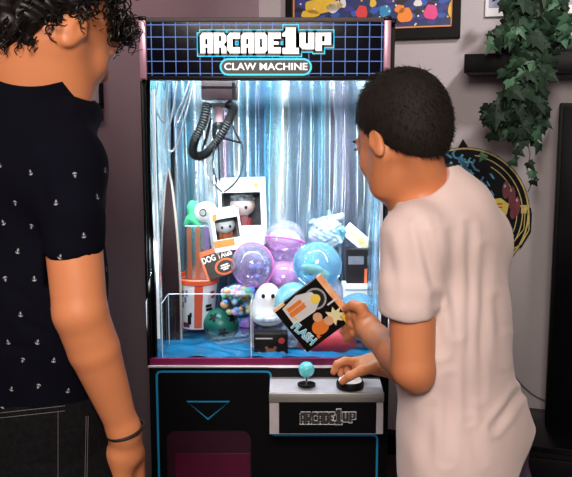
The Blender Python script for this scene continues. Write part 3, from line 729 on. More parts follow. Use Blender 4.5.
mb = MB(); wrap(mb, A(0), A(24), -hb+.004, hb-.016, 0); wrap(mb, A(-36), A(-14), -hb+.005, -hb+.018, 1, .0012); wrap(mb, A(-20), A(-9), -hb+.014, -hb+.04, 2, .0015); wrap(mb, A(-14), A(-7), -hb+.034, -hb+.046, 2, .0015)
for i, (a, z) in enumerate([(-52, .02), (-46, .006), (-38, .028), (-30, .012), (-50, -.008), (-26, .03), (-40, -.002)]): wrap(mb, A(a), A(a+7), z-.008, z+.008, 3, .0012)
for (a, z, b) in [(48, .03, 66), (52, .018, 70), (34, -.004, 56), (36, -.014, 60)]: wrap(mb, A(a), A(b), z-.004, z+.004, 4 if z > 0 else 2, .0012)
mb.build('tub_print', [_m['orange_red_rim'], mat('print_wine', (.2, .02, .05), .5, noise=.1), M_rubber, mat('print_slate', (.16, .24, .36), .5, noise=.2), _m['print_red']], t)

c = place(248, 326, 1.95); t = thing('small_ball', 'small violet ball between the green football and the dark toy box', 'ball', c)
mb = MB(); mb.ball((0, 0, 0), .022, seg=24, rings=14); mb.build('ball_skin', mat('violet_plastic', (.22, .12, .42), .3, noise=.2), t)
mb = MB(); mb.tube([(.0225*math.cos(a), .0225*math.sin(a), 0) for a in [2*math.pi*k/28 for k in range(28)]], .0012, 6, closed=True); mb.build('seam', M_rubber, t)
# bag of bright beads
c = place(238, 299, 1.97); t = thing('bead_bag', 'clear bag of bright mixed candy-coloured beads right of the bucket', 'bag', c)
cols = [mat('bead_%d' % i, cc, .3, noise=.1) for i, cc in enumerate([(.2, .4, .85), (.85, .45, .62), (.15, .6, .4), (.85, .45, .2), (.45, .65, .85), (.7, .62, .88), (.7, .75, .35)])]
mb = MB()
mb.ball((0, .008, 0), (.042, .012, .036), 4, seg=20, rings=12)
for i in range(60): mb.ball((random.uniform(-.038, .038), random.uniform(-.016, -.004), random.uniform(-.032, .032)), random.uniform(.006, .0115), random.randrange(7), seg=8, rings=6)
o = mb.build('beads', cols, t); o['kind'] = 'stuff'
mb = MB(); mb.ball((0, 0, 0), (.052, .024, .042), seg=24, rings=14); mb.build('clear_film', M_acryl, t)
# green football
c = place(221, 324, 1.995); t = thing('toy_football', 'dark green toy football with a black pentagon, on the satin under the bead bag', 'ball', c, (0, math.radians(14), 0))
rb = .047; mb = MB(); mb.ball((0, 0, 0), (rb, rb, rb*.9), seg=32, rings=20); mb.build('ball_skin', mat('green_rubber', (.01, .15, .11), .35, noise=.2), t)
mb = MB(); ph = (1+5**.5)/2
import itertools
ico = [Vector(v).normalized() for v in [(0, a, b*ph) for a in (-1, 1) for b in (-1, 1)]+[(a, b*ph, 0) for a in (-1, 1) for b in (-1, 1)]+[(a*ph, 0, b) for a in (-1, 1) for b in (-1, 1)]]
RR = ico[0].rotation_difference(Vector((.25, -1, -.25)).normalized()).to_matrix()
for v in ico:
    v = RR @ v; q = v.orthogonal().normalized(); w_ = v.cross(q)
    pts = [(v+(q*math.cos(a)+w_*math.sin(a))*.34).normalized()*rb*1.01 for a in [2*math.pi*i/5 for i in range(5)]]
    pts = [Vector((p.x, p.y, p.z*.9)) for p in pts]; cc = v*rb*1.03; cc = Vector((cc.x, cc.y, cc.z*.9)); mb.add(pts+[cc], [(i, (i+1) % 5, 5) for i in range(5)])
mb.build('pentagon_patches', M_rubber, t)
# tall iridescent carton and green/white toy
k = 2.08; a, b = P(187, 270, k), P(214, 224, k)
o = thing('foil_carton', 'tall narrow iridescent foil carton behind the bucket, under the green and white toy', 'carton', ((a.x+b.x)/2, k, ZI+.008))
mb = MB(); hw = (b.x-a.x)/2; hh = b.z-ZI-.008; mb.box((-hw, -.03, 0), (hw, .03, hh), 0, ch=.002); 
for (xx, m_) in ((-hw*.7, 1), (-hw*.1, 1), (hw*.55, 2)): mb.box((xx-.006, -.0308, .01), (xx+.006, -.029, hh-.005), m_)
mb.build('carton_body', [M_foil, mat('copper_stripe', (.6, .25, .15), .3, .5, noise=.2), mat('violet_stripe', (.35, .25, .6), .3, .5, noise=.2)], o, smooth=False)
c = place(203, 212, 2.07); t = thing('plush_creature', 'white and green toy with a ringed black eye on top of the tall carton', 'toy', c, (0, 0, math.radians(-10)))
G = SDF((-.06, -.05, -.05), (.06, .05, .05), .0026)
G.ell((.008, 0, .0), (.032, .028, .028), .008); G.build('white_head', M_card, t, (0, 0, 0))
G = SDF((-.07, -.05, -.05), (.06, .05, .05), .0026)
G.ell((-.03, .004, .014), (.013, .012, .017), .006); G.ell((-.028, .004, -.018), (.02, .016, .013), .008); G.cone((-.034, 0, .012), (-.03, 0, -.018), .009, .01, .006); G.cone((-.04, -.004, -.02), (-.048, -.006, -.034), .008, .005, .006); G.cone((-.02, -.01, -.024), (-.008, -.01, -.032), .009, .006, .006)
G.build('green_body', mat('green_toy', (.08, .62, .28), .5, noise=.15), t, (0, 0, 0))
mb = MB(); mb.lathe([(.0001, .001, 1), (.0022, .001, 0), (.0045, .001, 1), (.0065, .0008, 0), (.0098, 0, 0), (.012, -.006, 0)], 20, c=(.008, -.0285, .001), R=Euler((math.pi/2, 0, 0)).to_matrix())
mb.build('ringed_eye', [M_rubber, M_white], t)
# made-up pointed board standing in for a dark reflection on the foil
k = 1.96; t = thing('reflection_board', 'made-up pointed brown board with cream edge, standing in for a reflection at the left foil wall', 'board', P(172, 340, k))
def leaf_outline(w0, H): return [(w0*math.sin(math.pi*min(1, max(.0, (1-s)*.62)))**.75*(1 if sgn > 0 else -1), H*s) for sgn, ss in ((1, [i/14 for i in range(15)]), (-1, [i/14 for i in range(13, -1, -1)])) for s in ss]
Hh = P(172, 171, k).z-P(172, 340, k).z; mb = MB(); mb.prism(leaf_outline(.022, Hh), -.006, .006); mb.build('board_face', mat('brown_reflection_board', (.022, .008, .010), .5, noise=.3, spec=.15), t)
mb = MB(); mb.tube([(x, 0, z) for x, z in leaf_outline(.0235, Hh*1.01)], .0045, 8); mb.build('cream_edge', mat('cream_edge', (.36, .30, .26), .4, noise=.1), t)
# foil bag
c = place(327, 234, 2.10); t = thing('foil_bag', 'crumpled silver and white foil bag on top of the pile behind the sky blue capsule', 'bag', c)
G = SDF((-.08, -.05, -.07), (.08, .05, .07), .003); G.ell((0, 0, 0), (.05, .028, .046), .01)
for i in range(14): q = [random.uniform(-.04, .04), random.uniform(-.015, .01), random.uniform(-.035, .04)]; G.cone(q, [q[0]+random.uniform(-.03, .03), q[1]-.012, q[2]+random.uniform(-.03, .03)], .010, .003, .004)
crk = lambda V, n: .0022*np.sin(V[:, 0]*240+3*np.sin(V[:, 2]*150))*np.sin(V[:, 2]*210)
o = G.build('bag_body', mat('silver_print_foil', (.75, .78, .82), .22, .6, ncol=(.12, .5, .68), nscale=34), t, (0, 0, 0), crk, 0)
mb = MB(); mb.box((-.048, -.01, .030), (.046, -.004, .048), 0, R=Euler((0, math.radians(-14), 0)).to_matrix(), ch=.002); mb.build('crimped_seal', mat('seal_silver', (.7, .75, .8), .3, .7, noise=.3, nscale=60), t)
c = place(361, 241, 2.10); t = thing('framed_ticket', 'white bordered green and gold ticket card tilted right of the foil bag', 'card', c, (math.radians(-8), math.radians(40), 0))
mb = MB(); mb.box((-.056, -.002, -.019), (.056, .002, .019), 0, ch=.001); mb.box((-.048, -.003, -.012), (.048, -.0015, .012), 1); mb.ball((0, -.002, 0), (.012, .002, .009), 2); mb.box((-.04, -.0035, -.002), (-.018, -.002, .002), 2); mb.box((.018, -.0035, -.002), (.04, -.002, .002), 2)
mb.build('ticket_face', [M_card, mat('ticket_green', (.42, .48, .33), .5, ncol=(.65, .6, .4), nscale=70), mat('ticket_gold', (.6, .5, .2), .5, noise=.2)], t)
a, b = P(346, 284, 2.09), P(380, 248, 2.09); hw = (b.x-a.x)/2; hh = (b.z-a.z)/2
t = thing('striped_box', 'black box with two orange stripes standing right of the sky blue capsule', 'toy box', ((a.x+b.x)/2, 2.09, (a.z+b.z)/2))
mb = MB(); mb.box((-hw, -.02, -hh), (hw, .02, hh), 0, ch=.0015); mb.box((hw*.05, -.0208, -hh+.004), (hw*.22, -.0195, -.004), 1); mb.box((hw*.34, -.0208, -hh+.004), (hw*.46, -.0195, -.004), 1)
mb.box((-hw+.004, -.0206, .008), (0, -.0195, .03), 2)
mb.build('carton', [mat('dark_card', (.012, .010, .013), .4, noise=.3, spec=.2), _m['packet_orange'], mat('card_grey', (.2, .2, .25), .35, noise=.4, nscale=60)], t, smooth=False)
a, b = P(343, 302, 2.05), P(381, 285, 2.05); hw = (b.x-a.x)/2; hh = (b.z-a.z)/2
t = thing('white_box', 'low white box with pink printing lying under the striped box', 'toy box', ((a.x+b.x)/2, 2.07, (a.z+b.z)/2))
mb = MB(); mb.box((-hw, -.035, -hh), (hw, .04, hh), 0, ch=.0015); mb.box((-hw*.8, -.0358, -hh*.5), (hw*.8, -.034, -hh*.1), 1); mb.box((-hw*.9, -.0358, hh*.5), (hw*.9, -.034, hh*.62), 2)
mb.build('carton', [M_card, _m['print_pinkish'], _m['print_slate']], t, smooth=False)

# ------------------------------------------------------------------ wall decor
rotR = -AL
def wall_thing(name, label, cat, px, py, off):
    c = WR(px, py, off); return thing(name, label, cat, c, (0, 0, rotR)), c
def loc2(c, px, py, off):
    """wall coordinates (u, z) of a pixel relative to c"""
    p = WR(px, py, off)-c; return (p.dot(uR), p.z)
# framed arcade picture (plain coloured shapes)
t, c = wall_thing('framed_picture', 'wide black framed colourful blue picture with an orange inner line, above the machine', 'picture', 372, 0, .012)
L = loc2(c, 286, 0, .012)[0]; Rr_, Bz = loc2(c, 460, 38, .012); T = .30; fw = .042
mb = MB(); mb.box((L, -.012, Bz), (Rr_, .010, Bz+fw), 0, ch=.003); mb.box((L, -.012, T-fw), (Rr_, .010, T), 0, ch=.003); mb.box((L, -.0118, Bz), (L+fw*.7, .010, T), 0, ch=.003); mb.box((Rr_-fw*.7, -.0118, Bz), (Rr_, .010, T), 0, ch=.003)
mb.build('frame', mat('black_frame', (.005, .0045, .0045), .5, noise=.2, spec=.12), t, smooth=False)
il, ir, ib, it = L+fw*.7, Rr_-fw*.7, Bz+fw, T-fw
mb = MB(); e = .0055
mb.box((il, -.004, ib), (ir, 0, ib+e)); mb.box((il, -.004, it-e), (ir, 0, it)); mb.box((il, -.004, ib), (il+e, 0, it)); mb.box((ir-e, -.004, ib), (ir, 0, it)); mb.build('inner_line', mat('frame_orange', (.75, .28, .06), .4, noise=.1), t)
mb = MB(); mb.box((il, .000, ib), (ir, .006, it), 0); rnd = random.Random(4)
for i in range(150): 
    x, z = rnd.uniform(il+.02, ir-.02), rnd.uniform(ib+.02, it-.02)
    pl = [(x+rnd.uniform(.008, .024)*math.cos(a), z+rnd.uniform(.006, .016)*math.sin(a)) for a in [2*math.pi*q/7 for q in range(7)]]; mb.prism(pl, -.0004-.00001*i, 0, 1+i % 3)
for (px, py, rx, rz, m) in ((322, 6, 24, 9, 4), (310, 14, 12, 5, 4), (333, 8, 8, 6, 6), (362, 12, 7, 8, 5), (385, 11, 7, 7, 8), (405, 15, 9, 9, 7), (400, 9, 6, 5, 7), (431, 12, 8, 9, 9), (451, 10, 3, 9, 4), (373, 3, 4, 5, 4), (418, 3, 5, 4, 6), (343, 3, 4, 6, 6)):
    x, z = loc2(c, px, py, .012)
    if ib+.01 < z < it: mb.prism([(x+rx*.0031*math.cos(a)*(1+.12*math.sin(3*a+px)), max(ib+.006, z+rz*.0031*math.sin(a)*(1+.1*math.cos(4*a+px)))) for a in [2*math.pi*q/20 for q in range(20)]], -.0025, 0, m)
for i in range(60): x, z = rnd.uniform(il+.01, ir-.01), rnd.uniform(ib+.01, it-.01); disc(mb, x, z, .0035, .0035, -.002, 6 if i % 3 else 4, .001)
mb.build('artwork', [mat('art_navy', (.015, .03, .14), .5, noise=.2), mat('art_black', (.01, .01, .015), .5, noise=.2), mat('art_blue', (.03, .1, .45), .5, noise=.2), mat('art_indigo', (.04, .04, .25), .5, noise=.2), mat('art_yellow', (.80, .52, .04), .5, noise=.15), mat('art_red', (.7, .05, .05), .5, noise=.1), mat('art_white', (.75, .72, .7), .5, noise=.1), mat('art_orange', (.85, .25, .03), .5, noise=.1), mat('art_teal', (.02, .25, .5), .5, noise=.1), mat('art_pink', (.75, .06, .25), .5, noise=.1)], t, smooth=False)
# small pale picture behind the ivy
t, c = wall_thing('pale_picture', 'small pale blue and white picture at the top behind the ivy', 'picture', 520, 0, .008)
L, Bz = loc2(c, 485, 17, .008); Rr_ = loc2(c, 572, 15, .008)[0]+.02
mb = MB(); mb.box((L, -.005, Bz), (Rr_, .006, .25), 0, ch=.002); mb.build('picture_edge', M_card, t)
mb = MB(); mb.box((L+.012, -.0062, Bz+.03), (Rr_-.012, -.0045, .24), 0)
for i in range(12): disc(mb, random.uniform(L+.04, Rr_-.04), random.uniform(Bz+.04, .2), .02, .014, -.0062, 1)
mb.build('picture_print', [mat('dusky_blue', (.12, .14, .25), .5, ncol=(.4, .4, .5), nscale=20), _m['art_navy']], t)
# shelf
t, c = wall_thing('wall_shelf', 'thick black floating shelf on the wall under the ivy', 'shelf', 464, 64, .0)
L = 0.0; dpt = .20; z1 = WR(464, 54, dpt).z; z0 = WR(464, 73, dpt).z; c2 = WR(464, 64, dpt); t.location = (c2+uR*0 - nR*dpt); 
mb = MB(); mb.box((0, -dpt, z0-t.location.z), (1.25, -.002, z1-t.location.z), 0, ch=.003); mb.build('board', M_black, t)
mb = MB(); mb.box((.10, -.16, z1-t.location.z), (.42, -.05, z1-t.location.z+.022), 0, ch=.003); mb.build('riser', M_black, t)
# ivy
M_ivy = mat('ivy_leaf', (.008, .017, .009), .6, ncol=(.016, .04, .02), nscale=22, spec=.2)
M_ivy2 = mat('ivy_leaf_pale', (.03, .08, .04), .5, ncol=(.05, .13, .07), nscale=22, spec=.3)
c = WR(530, 52, .13); t = thing('trailing_ivy', 'dark green ivy trailing down in front of the black shelf', 'potted plant', c)
mb = MB(); st = MB(); rnd = random.Random(11)
lobes = [(0, -.10), (.22, -.22), (.5, -.12), (.42, .08), (.55, .38), (.28, .36), (0, 1.0), (-.28, .36), (-.55, .38), (-.42, .08), (-.5, -.12), (-.22, -.22)]
def leaf(p, s, mi):
    R = Euler((rnd.uniform(-.7, .7), rnd.uniform(2.2, 4.1), rnd.uniform(-.8, .8))).to_matrix(); vs = [p-c+R @ Vector((x*s, -.12*s*(1-abs(x)*2)+.15*s*z*z, z*s)) for x, z in lobes]
    ctr = p-c+R @ Vector((0, -.16*s, .2*s)); n = len(vs); mb.add(vs+[ctr], [(i, (i+1) % n, n) for i in range(n)], mi)
def ivy(pts, dens, s, spread):
    q = crom([WR(a, b, o) for a, b, o in pts], 10); st.tube([v-c for v in q], .0018, 5)
    for i, p in enumerate(q):
        for _ in range(dens): leaf(p+Vector((rnd.uniform(-spread, spread), rnd.uniform(-.03, .03), rnd.uniform(-.02, .02))), s*rnd.uniform(.7, 1.15), 1 if rnd.random() < .12 else 0)
ivy([(545, 49, .12), (536, 30, .18), (520, 12, .2), (512, -8, .2)], 2, .055, .055)
ivy([(548, 49, .12), (555, 25, .18), (548, 8, .2), (545, -14, .18)], 2, .055, .055)
ivy([(530, 50, .14), (518, 25, .2), (506, 30, .25), (500, 40, .26)], 2, .05, .035)
ivy([(540, 48, .18), (533, 60, .26), (528, 80, .26), (524, 98, .25)], 2, .055, .06)
ivy([(535, 50, .2), (520, 62, .26), (511, 80, .26), (506, 105, .25), (500, 112, .25)], 1, .055, .035)
ivy([(530, 95, .25), (522, 108, .25), (510, 116, .25), (496, 108, .25), (491, 118, .25)], 2, .045, .03)
ivy([(528, 95, .25), (528, 120, .25), (526, 140, .25)], 2, .05, .05)
ivy([(512, 115, .25), (507, 130, .24), (494, 131, .24), (490, 134, .24)], 0, .05, .02)
for (px, py, s) in ((491, 133, .052), (512, 160, .045), (517, 150, .04), (508, 130, .045), (529, 163, .035), (531, 172, .04), (533, 180, .035), (538, 40, .05), (484, 155, .03)): leaf(WR(px, py, .25), s, 1 if rnd.random() < .5 else 0)
ivy([(526, 138, .25), (530, 155, .24), (527, 168, .24), (532, 180, .24), (528, 192, .24)], 0, .03, .01)
mb.build('foliage', [M_ivy, M_ivy2], t, smooth=False); st.build('vine', mat('vine_brown', (.12, .08, .06), .7, noise=.2), t)
pt = WR(548, 40, .12); pb_ = MB(); zz = z1-c.z; pb_.lathe([(.045, 0), (.06, .09), (.063, .095), (.055, .095), (.042, .01)], 20, c=(pt.x-c.x, pt.y-c.y, zz)); pb_.build('pot', M_black, t)
# round die-cut sign
t, c = wall_thing('round_sign', 'round black sign with gold rings and blue streaks, behind the pale-tee boy', 'sign', 465, 212, .006)
S = lambda px, py: loc2(c, px, py, .006)
pts = [S(465+65*math.cos(a), 212-65*math.sin(a)) for a in [math.radians(d) for d in range(0, 360, 10)]]
mb = MB(); mb.prism(pts, -.004, .004, 0); mb.prism([S(463, 139), S(470, 150), S(470, 160), S(452, 158)], -.0038, .004, 0); mb.prism([S(520, 205), S(531, 208), S(532, 214), S(531, 232), S(521, 248), S(512, 245)], -.0042, .004, 0); mb.prism([S(495, 240), S(516, 246), S(510, 268), S(500, 280), S(490, 270)], -.0039, .004, 0)
bd = mb.build('backing', mat('sign_backing', (.003, .005, .009), .5, noise=.3, spec=.1), t, smooth=False)
mb = MB(); arc = lambda r, a0, a1, n=30: [S(465+r*math.cos(math.radians(a0+(a1-a0)*i/n)), 212-r*math.sin(math.radians(a0+(a1-a0)*i/n))) for i in range(n+1)]
mb.strip(arc(63.5, -70, 105), .006, -.0055, -.003, 0); mb.strip(arc(57.5, -30, 80), .0035, -.0055, -.003, 0); mb.strip(arc(52, -22, 60), .003, -.0055, -.003, 0)
mb.strip([S(524, 205), S(529, 211), S(529, 230), S(521, 244), S(508, 252)], .004, -.0058, -.004, 0); mb.strip([S(520, 205), S(525, 213), S(524, 229), S(515, 240), S(506, 246)], .003, -.0058, -.004, 0)
mb.box((S(521, 213)[0], -.008, S(521, 213)[1]), (S(527, 205)[0], -.004, S(527, 205)[1]), 0); mb.strip([S(503, 262), S(508, 255), S(513, 250)], .004, -.0058, -.003, 0); mb.strip([S(497, 273), S(504, 266)], .004, -.0058, -.003, 0)
mb.build('gold_rings', mat('sign_gold', (.62, .48, .14), .45, noise=.4, nscale=80), t, smooth=False)
mb = MB(); rnd = random.Random(5)
for i in range(46):
    x = rnd.uniform(446, 482); y = rnd.uniform(152, 194)+max(0, x-462)*.5; l_ = rnd.uniform(5, 11)
    mb.strip([S(x+2.5, y-l_/2), S(x, y), S(x+rnd.uniform(0, 5), y+l_/2), S(x+rnd.uniform(4, 9), y+l_*.7)], rnd.uniform(.006, .010), -.0055, -.003, i % 2)
for i in range(14):
    x = rnd.uniform(501, 514); y = rnd.uniform(222, 266); mb.strip([S(x, y), S(x+rnd.uniform(-4, -1), y+4), S(x+rnd.uniform(-2, 2), y+8)], .0045, -.0055, -.003, i % 2)
for i in range(8):
    x = rnd.uniform(480, 494); y = rnd.uniform(172, 200); mb.strip([S(x, y), S(x+3, y+5)], .004, -.0055, -.003, i % 2)
mb.build('blue_streaks', [mat('sign_blue', (.08, .38, .58), .5, noise=.2), mat('sign_teal', (.03, .18, .34), .5, noise=.2)], t, smooth=False)
mb = MB(); mb.prism([S(491, 199), S(501, 198), S(509, 204), S(507, 213), S(503, 222), S(492, 218)], -.007, -.004, 0)
for k in range(4): mb.strip([S(494, 204+3.5*k), S(502.5, 203.5+3.5*k)], .0055, -.009, -.006, 1)
for (x, y, rx, rz) in ((506, 190, 3.5, 9), (512, 198, 3.5, 12), (517, 206, 3, 10), (513, 213, 3, 6)): disc(mb, *S(x, y), rx*.0036, rz*.0036, -.0045, 2, .002)
for (x, y) in ((505, 186), (511, 190), (517, 200)): disc(mb, *S(x, y), .004, .006, -.0068, 3, .001)
mb.build('badge', [mat('sign_yellow', (.75, .62, .10), .5, noise=.1), mat('sign_red', (.6, .07, .04), .5, noise=.1), mat('sign_maroon', (.16, .015, .03), .35, noise=.2), mat('sign_pink', (.55, .3, .32), .5, noise=.1)], t, smooth=False)

# console and tall cabinet at the right
lc = WR(510, 404, 0); dpt = .38; zc = WR(540, 407, .0).z
u0 = (WR(492, 406, 0)-C0).dot(uR); base_c = C0+uR*u0
t = thing('media_console', 'long low black media console along the wall behind the boy in the white tee', 'console', base_c, (0, 0, rotR))
mb = MB(); mb.box((0, -dpt, .03), (1.3, -.02, zc-.02), 0, ch=.003); mb.box((.02, -dpt+.02, 0), (1.28, -.04, .03), 0); mb.build('carcass', M_black, t)
mb = MB(); mb.box((-.01, -dpt-.01, zc-.02), (1.31, -.018, zc), 0, ch=.003); mb.build('top_board', mat('console_top', (.005, .005, .006), .25, noise=.2, spec=.2), t)
for k in range(2):
    mb = MB(); mb.box((.03+.63*k, -dpt-.014, .05), (.62+.63*k, -dpt-.0005, zc-.04), 0, ch=.003); d = mb.build('door', M_black, t)
    mb = MB(); mb.tube([(.52+.18*k, -dpt-.03, .14), (.52+.18*k, -dpt-.03, .2)], .004, 8); mb.tube([(.52+.18*k, -dpt-.03, .145), (.52+.18*k, -dpt-.013, .145)], .003, 6); mb.tube([(.52+.18*k, -dpt-.03, .195), (.52+.18*k, -dpt-.013, .195)], .003, 6); mb.build('handle', M_chrome, d)
off = .19; p1 = WR(560, 103, off); uu = (p1-C0).dot(uR)
t = thing('tall_cabinet', 'tall plain black cabinet standing on the console at the right edge', 'cabinet', C0+uR*uu+nR*.12+Vector((0, 0, zc)), (0, 0, rotR))
mb = MB(); mb.box((0, -.07, 0), (.5, .09, p1.z-zc), 0, ch=.004); mb.build('body', M_black, t)
mb = MB(); mb.box((.012, -.0745, .012), (.488, -.069, p1.z-zc-.012), 0, ch=.002); mb.build('front_panel', mat('black_gloss', (.003, .003, .0035), .3, noise=.2, spec=.12), t)
q = crom([WR(512, 372, .012), WR(522, 385, .012), WR(537, 397, .012), WR(555, 403, .012), WR(572, 401, .012)], 6)
mb = MB(); mb.tube(q, .0028, 6); o = mb.build('wall_cable', mat('grey_cable', (.16, .15, .16), .5, noise=.1)); tag(o, 'thin grey cable sagging along the wall above the console', 'cable')

# left wall picture and red strip sign
c = WL(80, 88, .01); aL = math.atan2(uL.y, uL.x)
def SL(px, py, off=.01): p = WL(px, py, off)-c; return (-p.dot(uL), p.z)
t = thing('small_framed_print', 'thin black framed grey print on the wall beside the curly-haired boy\'s chin', 'picture', c, (0, 0, aL+math.pi))
x1 = SL(100, 90)[0]; zb1 = SL(99, 109)[1]; zt1 = SL(99, 66)[1]; x0 = x1-.26; e = .014
mb = MB(); mb.box((x0, -.01, zb1), (x1, .008, zb1+e)); mb.box((x0, -.01, zt1-e), (x1, .008, zt1)); mb.box((x0, -.01, zb1), (x0+e, .008, zt1)); mb.box((x1-e, -.01, zb1), (x1, .008, zt1)); mb.build('frame', M_black, t, smooth=False)
mb = MB(); mb.box((x0+.004, -.004, zb1+.004), (x1-.004, .004, zt1-.004)); mb.build('print', mat('grey_print', (.45, .4, .42), .5, noise=.1), t, smooth=False)
t = thing('neon_strip', 'narrow black strip with glowing red strokes under the small framed print', 'sign', c, (0, 0, aL+math.pi))
za, zb = SL(99, 121)[1], SL(99, 110.5)[1]
mb = MB(); mb.box((x0, -.008, za), (x1, .008, zb)); mb.build('backing', M_black, t, smooth=False)
mb = MB()
for k in range(9): x = x1-.02-.028*k; mb.strip([(x, za+.004), (x+.006, zb-.004), (x+.014, zb-.006)], .004, -.0095, -.0078)
mb.build('red_strokes', mat('red_glow', (.5, .02, .02), .4, emit=(.9, .04, .05), es=.8, noise=.05), t, smooth=False)

# ------------------------------------------------------------------ people
M_skin = mat('skin', (.62, .225, .092), .5, noise=.10, nscale=9, sss=.12)
def basis(f, up=(0, 0, 1)):
    f = Vector(f).normalized(); r = f.cross(Vector(up)).normalized(); u = r.cross(f)
    return np.array([[r.x, f.x, u.x], [r.y, f.y, u.y], [r.z, f.z, u.z]])    # columns: right, forward, up
def head(G, C, R, s):
    C = np.array(C); T = lambda x, y, z: C+R @ (np.array([x, y, z])*s)
    E = lambda c, r, k=.02, **kw: G.ell(T(*c), np.array(r)*s, k, kw.get('R', R), kw.get('mode', 'add'))
    E((0, -.012, .038), (.073, .090, .080)); E((0, .030, -.018), (.058, .062, .078), .03); E((0, .046, -.075), (.040, .040, .034), .03)
    E((0, .070, -.093), (.016, .014, .013), .02)                      # chin
    for q in (-1, 1):
        E((q*.034, .058, -.03), (.024, .024, .026), .02)              # cheeks
        G.cone(T(q*.060, .0, -.035), T(q*.036, .05, -.083), .016*s, .014*s, .03)  # jaw line
        E((q*.030, .092, .006), (.015, .014, .011), .008, mode='sub')
        E((q*.030, .078, .004), (.016, .012, .012), .006)
    G.cone(T(-.03, .086, .024), T(.03, .086, .024), .008*s, .008*s, .015)
    G.cone(T(0, .090, .008), T(0, .106, -.024), .007*s, .011*s, .012); E((-.010, .100, -.028), (.008, .009, .007), .006); E((.010, .100, -.028), (.008, .009, .007), .006)
    G.cone(T(-.014, .091, -.052), T(.014, .091, -.052), .0055*s, .0055*s, .008); G.cone(T(-.012, .089, -.062), T(.012, .089, -.062), .006*s, .006*s, .008)
    for q in (-1, 1):
        Re = R @ np.array(Euler((math.radians(-12), math.radians(-8*q), math.radians(-15*q))).to_matrix())
        G.ell(T(q*.077, -.012, -.013), np.array((.0075, .0145, .030))*s, .005, Re)
        G.ell(T(q*.086, -.010, -.003), np.array((.006, .011, .020))*s, .004, Re, 'sub')
        G.ell(T(q*.079, .002, -.012), np.array((.005, .005, .008))*s, .004, Re)
    return T
def face_bits(parent, T, R, s, off, hairm):
    M_eye = mat('eye_white', (.8, .78, .75), .15, noise=.03); M_iris = mat('brown_iris', (.06, .03, .015), .15, noise=.1)
    for q in (-1, 1):
        c = Vector(T(q*.030, .083, .005)); R3 = Matrix(R.tolist())
        mb = MB(); mb.ball(c, .0105*s, 0, seg=16, rings=10); mb.ball(Vector(T(q*.030, .0915, .004)), .0048*s, 1, seg=12, rings=8); mb.build('eye', [M_eye, M_iris], parent, off=off)
        mb = MB(); mb.tube([T(q*.014, .097, .024), T(q*.030, .098, .029), T(q*.046, .086, .025)], [.002, .003, .0015], 6); mb.build('eyebrow', hairm, parent, off=off)
        mb = MB(); mb.tube([T(q*.019, .094, .010), T(q*.030, .0975, .014), T(q*.044, .090, .009)], [.0012, .0018, .0018], 5); mb.build('eyelashes', hairm, parent, off=off)
    mb = MB(); mb.tube([T(-.020, .091, -.057), T(-.008, .098, -.054), T(0, .0985, -.0555), T(.008, .098, -.054), T(.020, .091, -.057)], [.001, .0026, .0028, .0026, .001], 6); mb.tube([T(-.018, .090, -.059), T(0, .098, -.0625), T(.018, .090, -.059)], [.001, .0032, .001], 6)
    mb.build('lips', mat('lip', (.50, .16, .12), .4, noise=.1), parent, off=off)
def hair_shell(C, R, s, cut, grow=1.0, h=.003, k=0.006):
    C = np.array(C); lo = C-.16; G = SDF(lo, C+.16, h); T = lambda x, y, z: C+R @ (np.array([x, y, z])*s)
    G.ell(T(0, -.014, .040), np.array((.081, .099, .089))*s*grow, .01, R); G.ell(T(0, -.050, -.005), np.array((.062, .050, .062))*s*grow, .03, R)
    def fn(X, Y, Z):
        x, y, z = X-C[0], Y-C[1], Z-C[2]; l = [(R[0, q]*x+R[1, q]*y+R[2, q]*z)/s for q in range(3)]; return cut(*l)
    G.field(fn, k, 'max'); return G, T
def finger(G, a, dirs, lens, r0, r1, k=.003):
    pts = [np.array(a, float)]
    for d, l in zip(dirs, lens): d = np.array(d, float); pts.append(pts[-1]+d/np.linalg.norm(d)*l)
    rs = np.linspace(r0, r1, len(pts)); G.chain(pts, rs, k); return pts
hitcol = None

# ======== boy on the right (white tee)
M_tee = mat('pale_pink_white_cotton', (.70, .555, .52), .85, noise=.05, nscale=7, sheen=.2, bump=.08, bscale=300)
RB = Vector(P(460, 470, 1.45)); RB.z = 0
boy = thing('person', 'boy with short dark hair and pale tee, pressing the button and holding the card box', 'person', RB)
fR = Vector((-.53, .77, -.36)); RH = basis(fR); HC_ = P(402, 138, 1.40); sR = .93
lo = (P(325, 300, 1.8).x-.03, 1.15, .50); hi = (P(520, 200, 1.6).x+.02, 1.86, P(400, 60, 1.4).z+.02)
G = SDF(lo, hi, .0030)
T = head(G, HC_, RH, sR)
nb = P(427, 203, 1.43)                                          # base of the neck
G.cone(T(0, -.028, -.03), nb, .043, .048, .012); G.cone(T(0, .012, -.06), P(411, 213, 1.43), .030, .040, .02)
lS, rS = P(413, 238, 1.315), P(476, 236, 1.49)
FT = np.array([[-.54, -.80, 0], [-.80*1.45, .54*1.45, 0], [0, 0, 1]])     # body frame: wide across the shoulders, thinner front to back
G.cone(lS+Vector((0, 0, .0)), rS, .045, .045, .05)
G.cone(P(445, 260, 1.42), P(458, 455, 1.42), .105, .10, .05, FT)
# left arm: shoulder, elbow, wrist
lE = P(413, 368, 1.29); lW = P(376, 337, 1.50)
G.cone(lS, P(412, 300, 1.30), .045, .040, .004); G.cone(P(412, 300, 1.30), lE, .0400, .0370, .004); G.ell(P(418, 377, 1.29), (.028, .028, .028), .01)
G.cone(lE, (lE*.6+lW*.4), .037, .035, .006); G.cone((lE*.6+lW*.4), lW, .035, .0235, .004)
# right arm
rE = P(452, 395, 1.55); rW = P(385, 366, 1.705)
G.cone(rS, rE, .042, .034, .01); G.cone(rE, rE*.5+rW*.5, .034, .031, .006); G.cone(rE*.5+rW*.5, rW, .031, .020, .004)
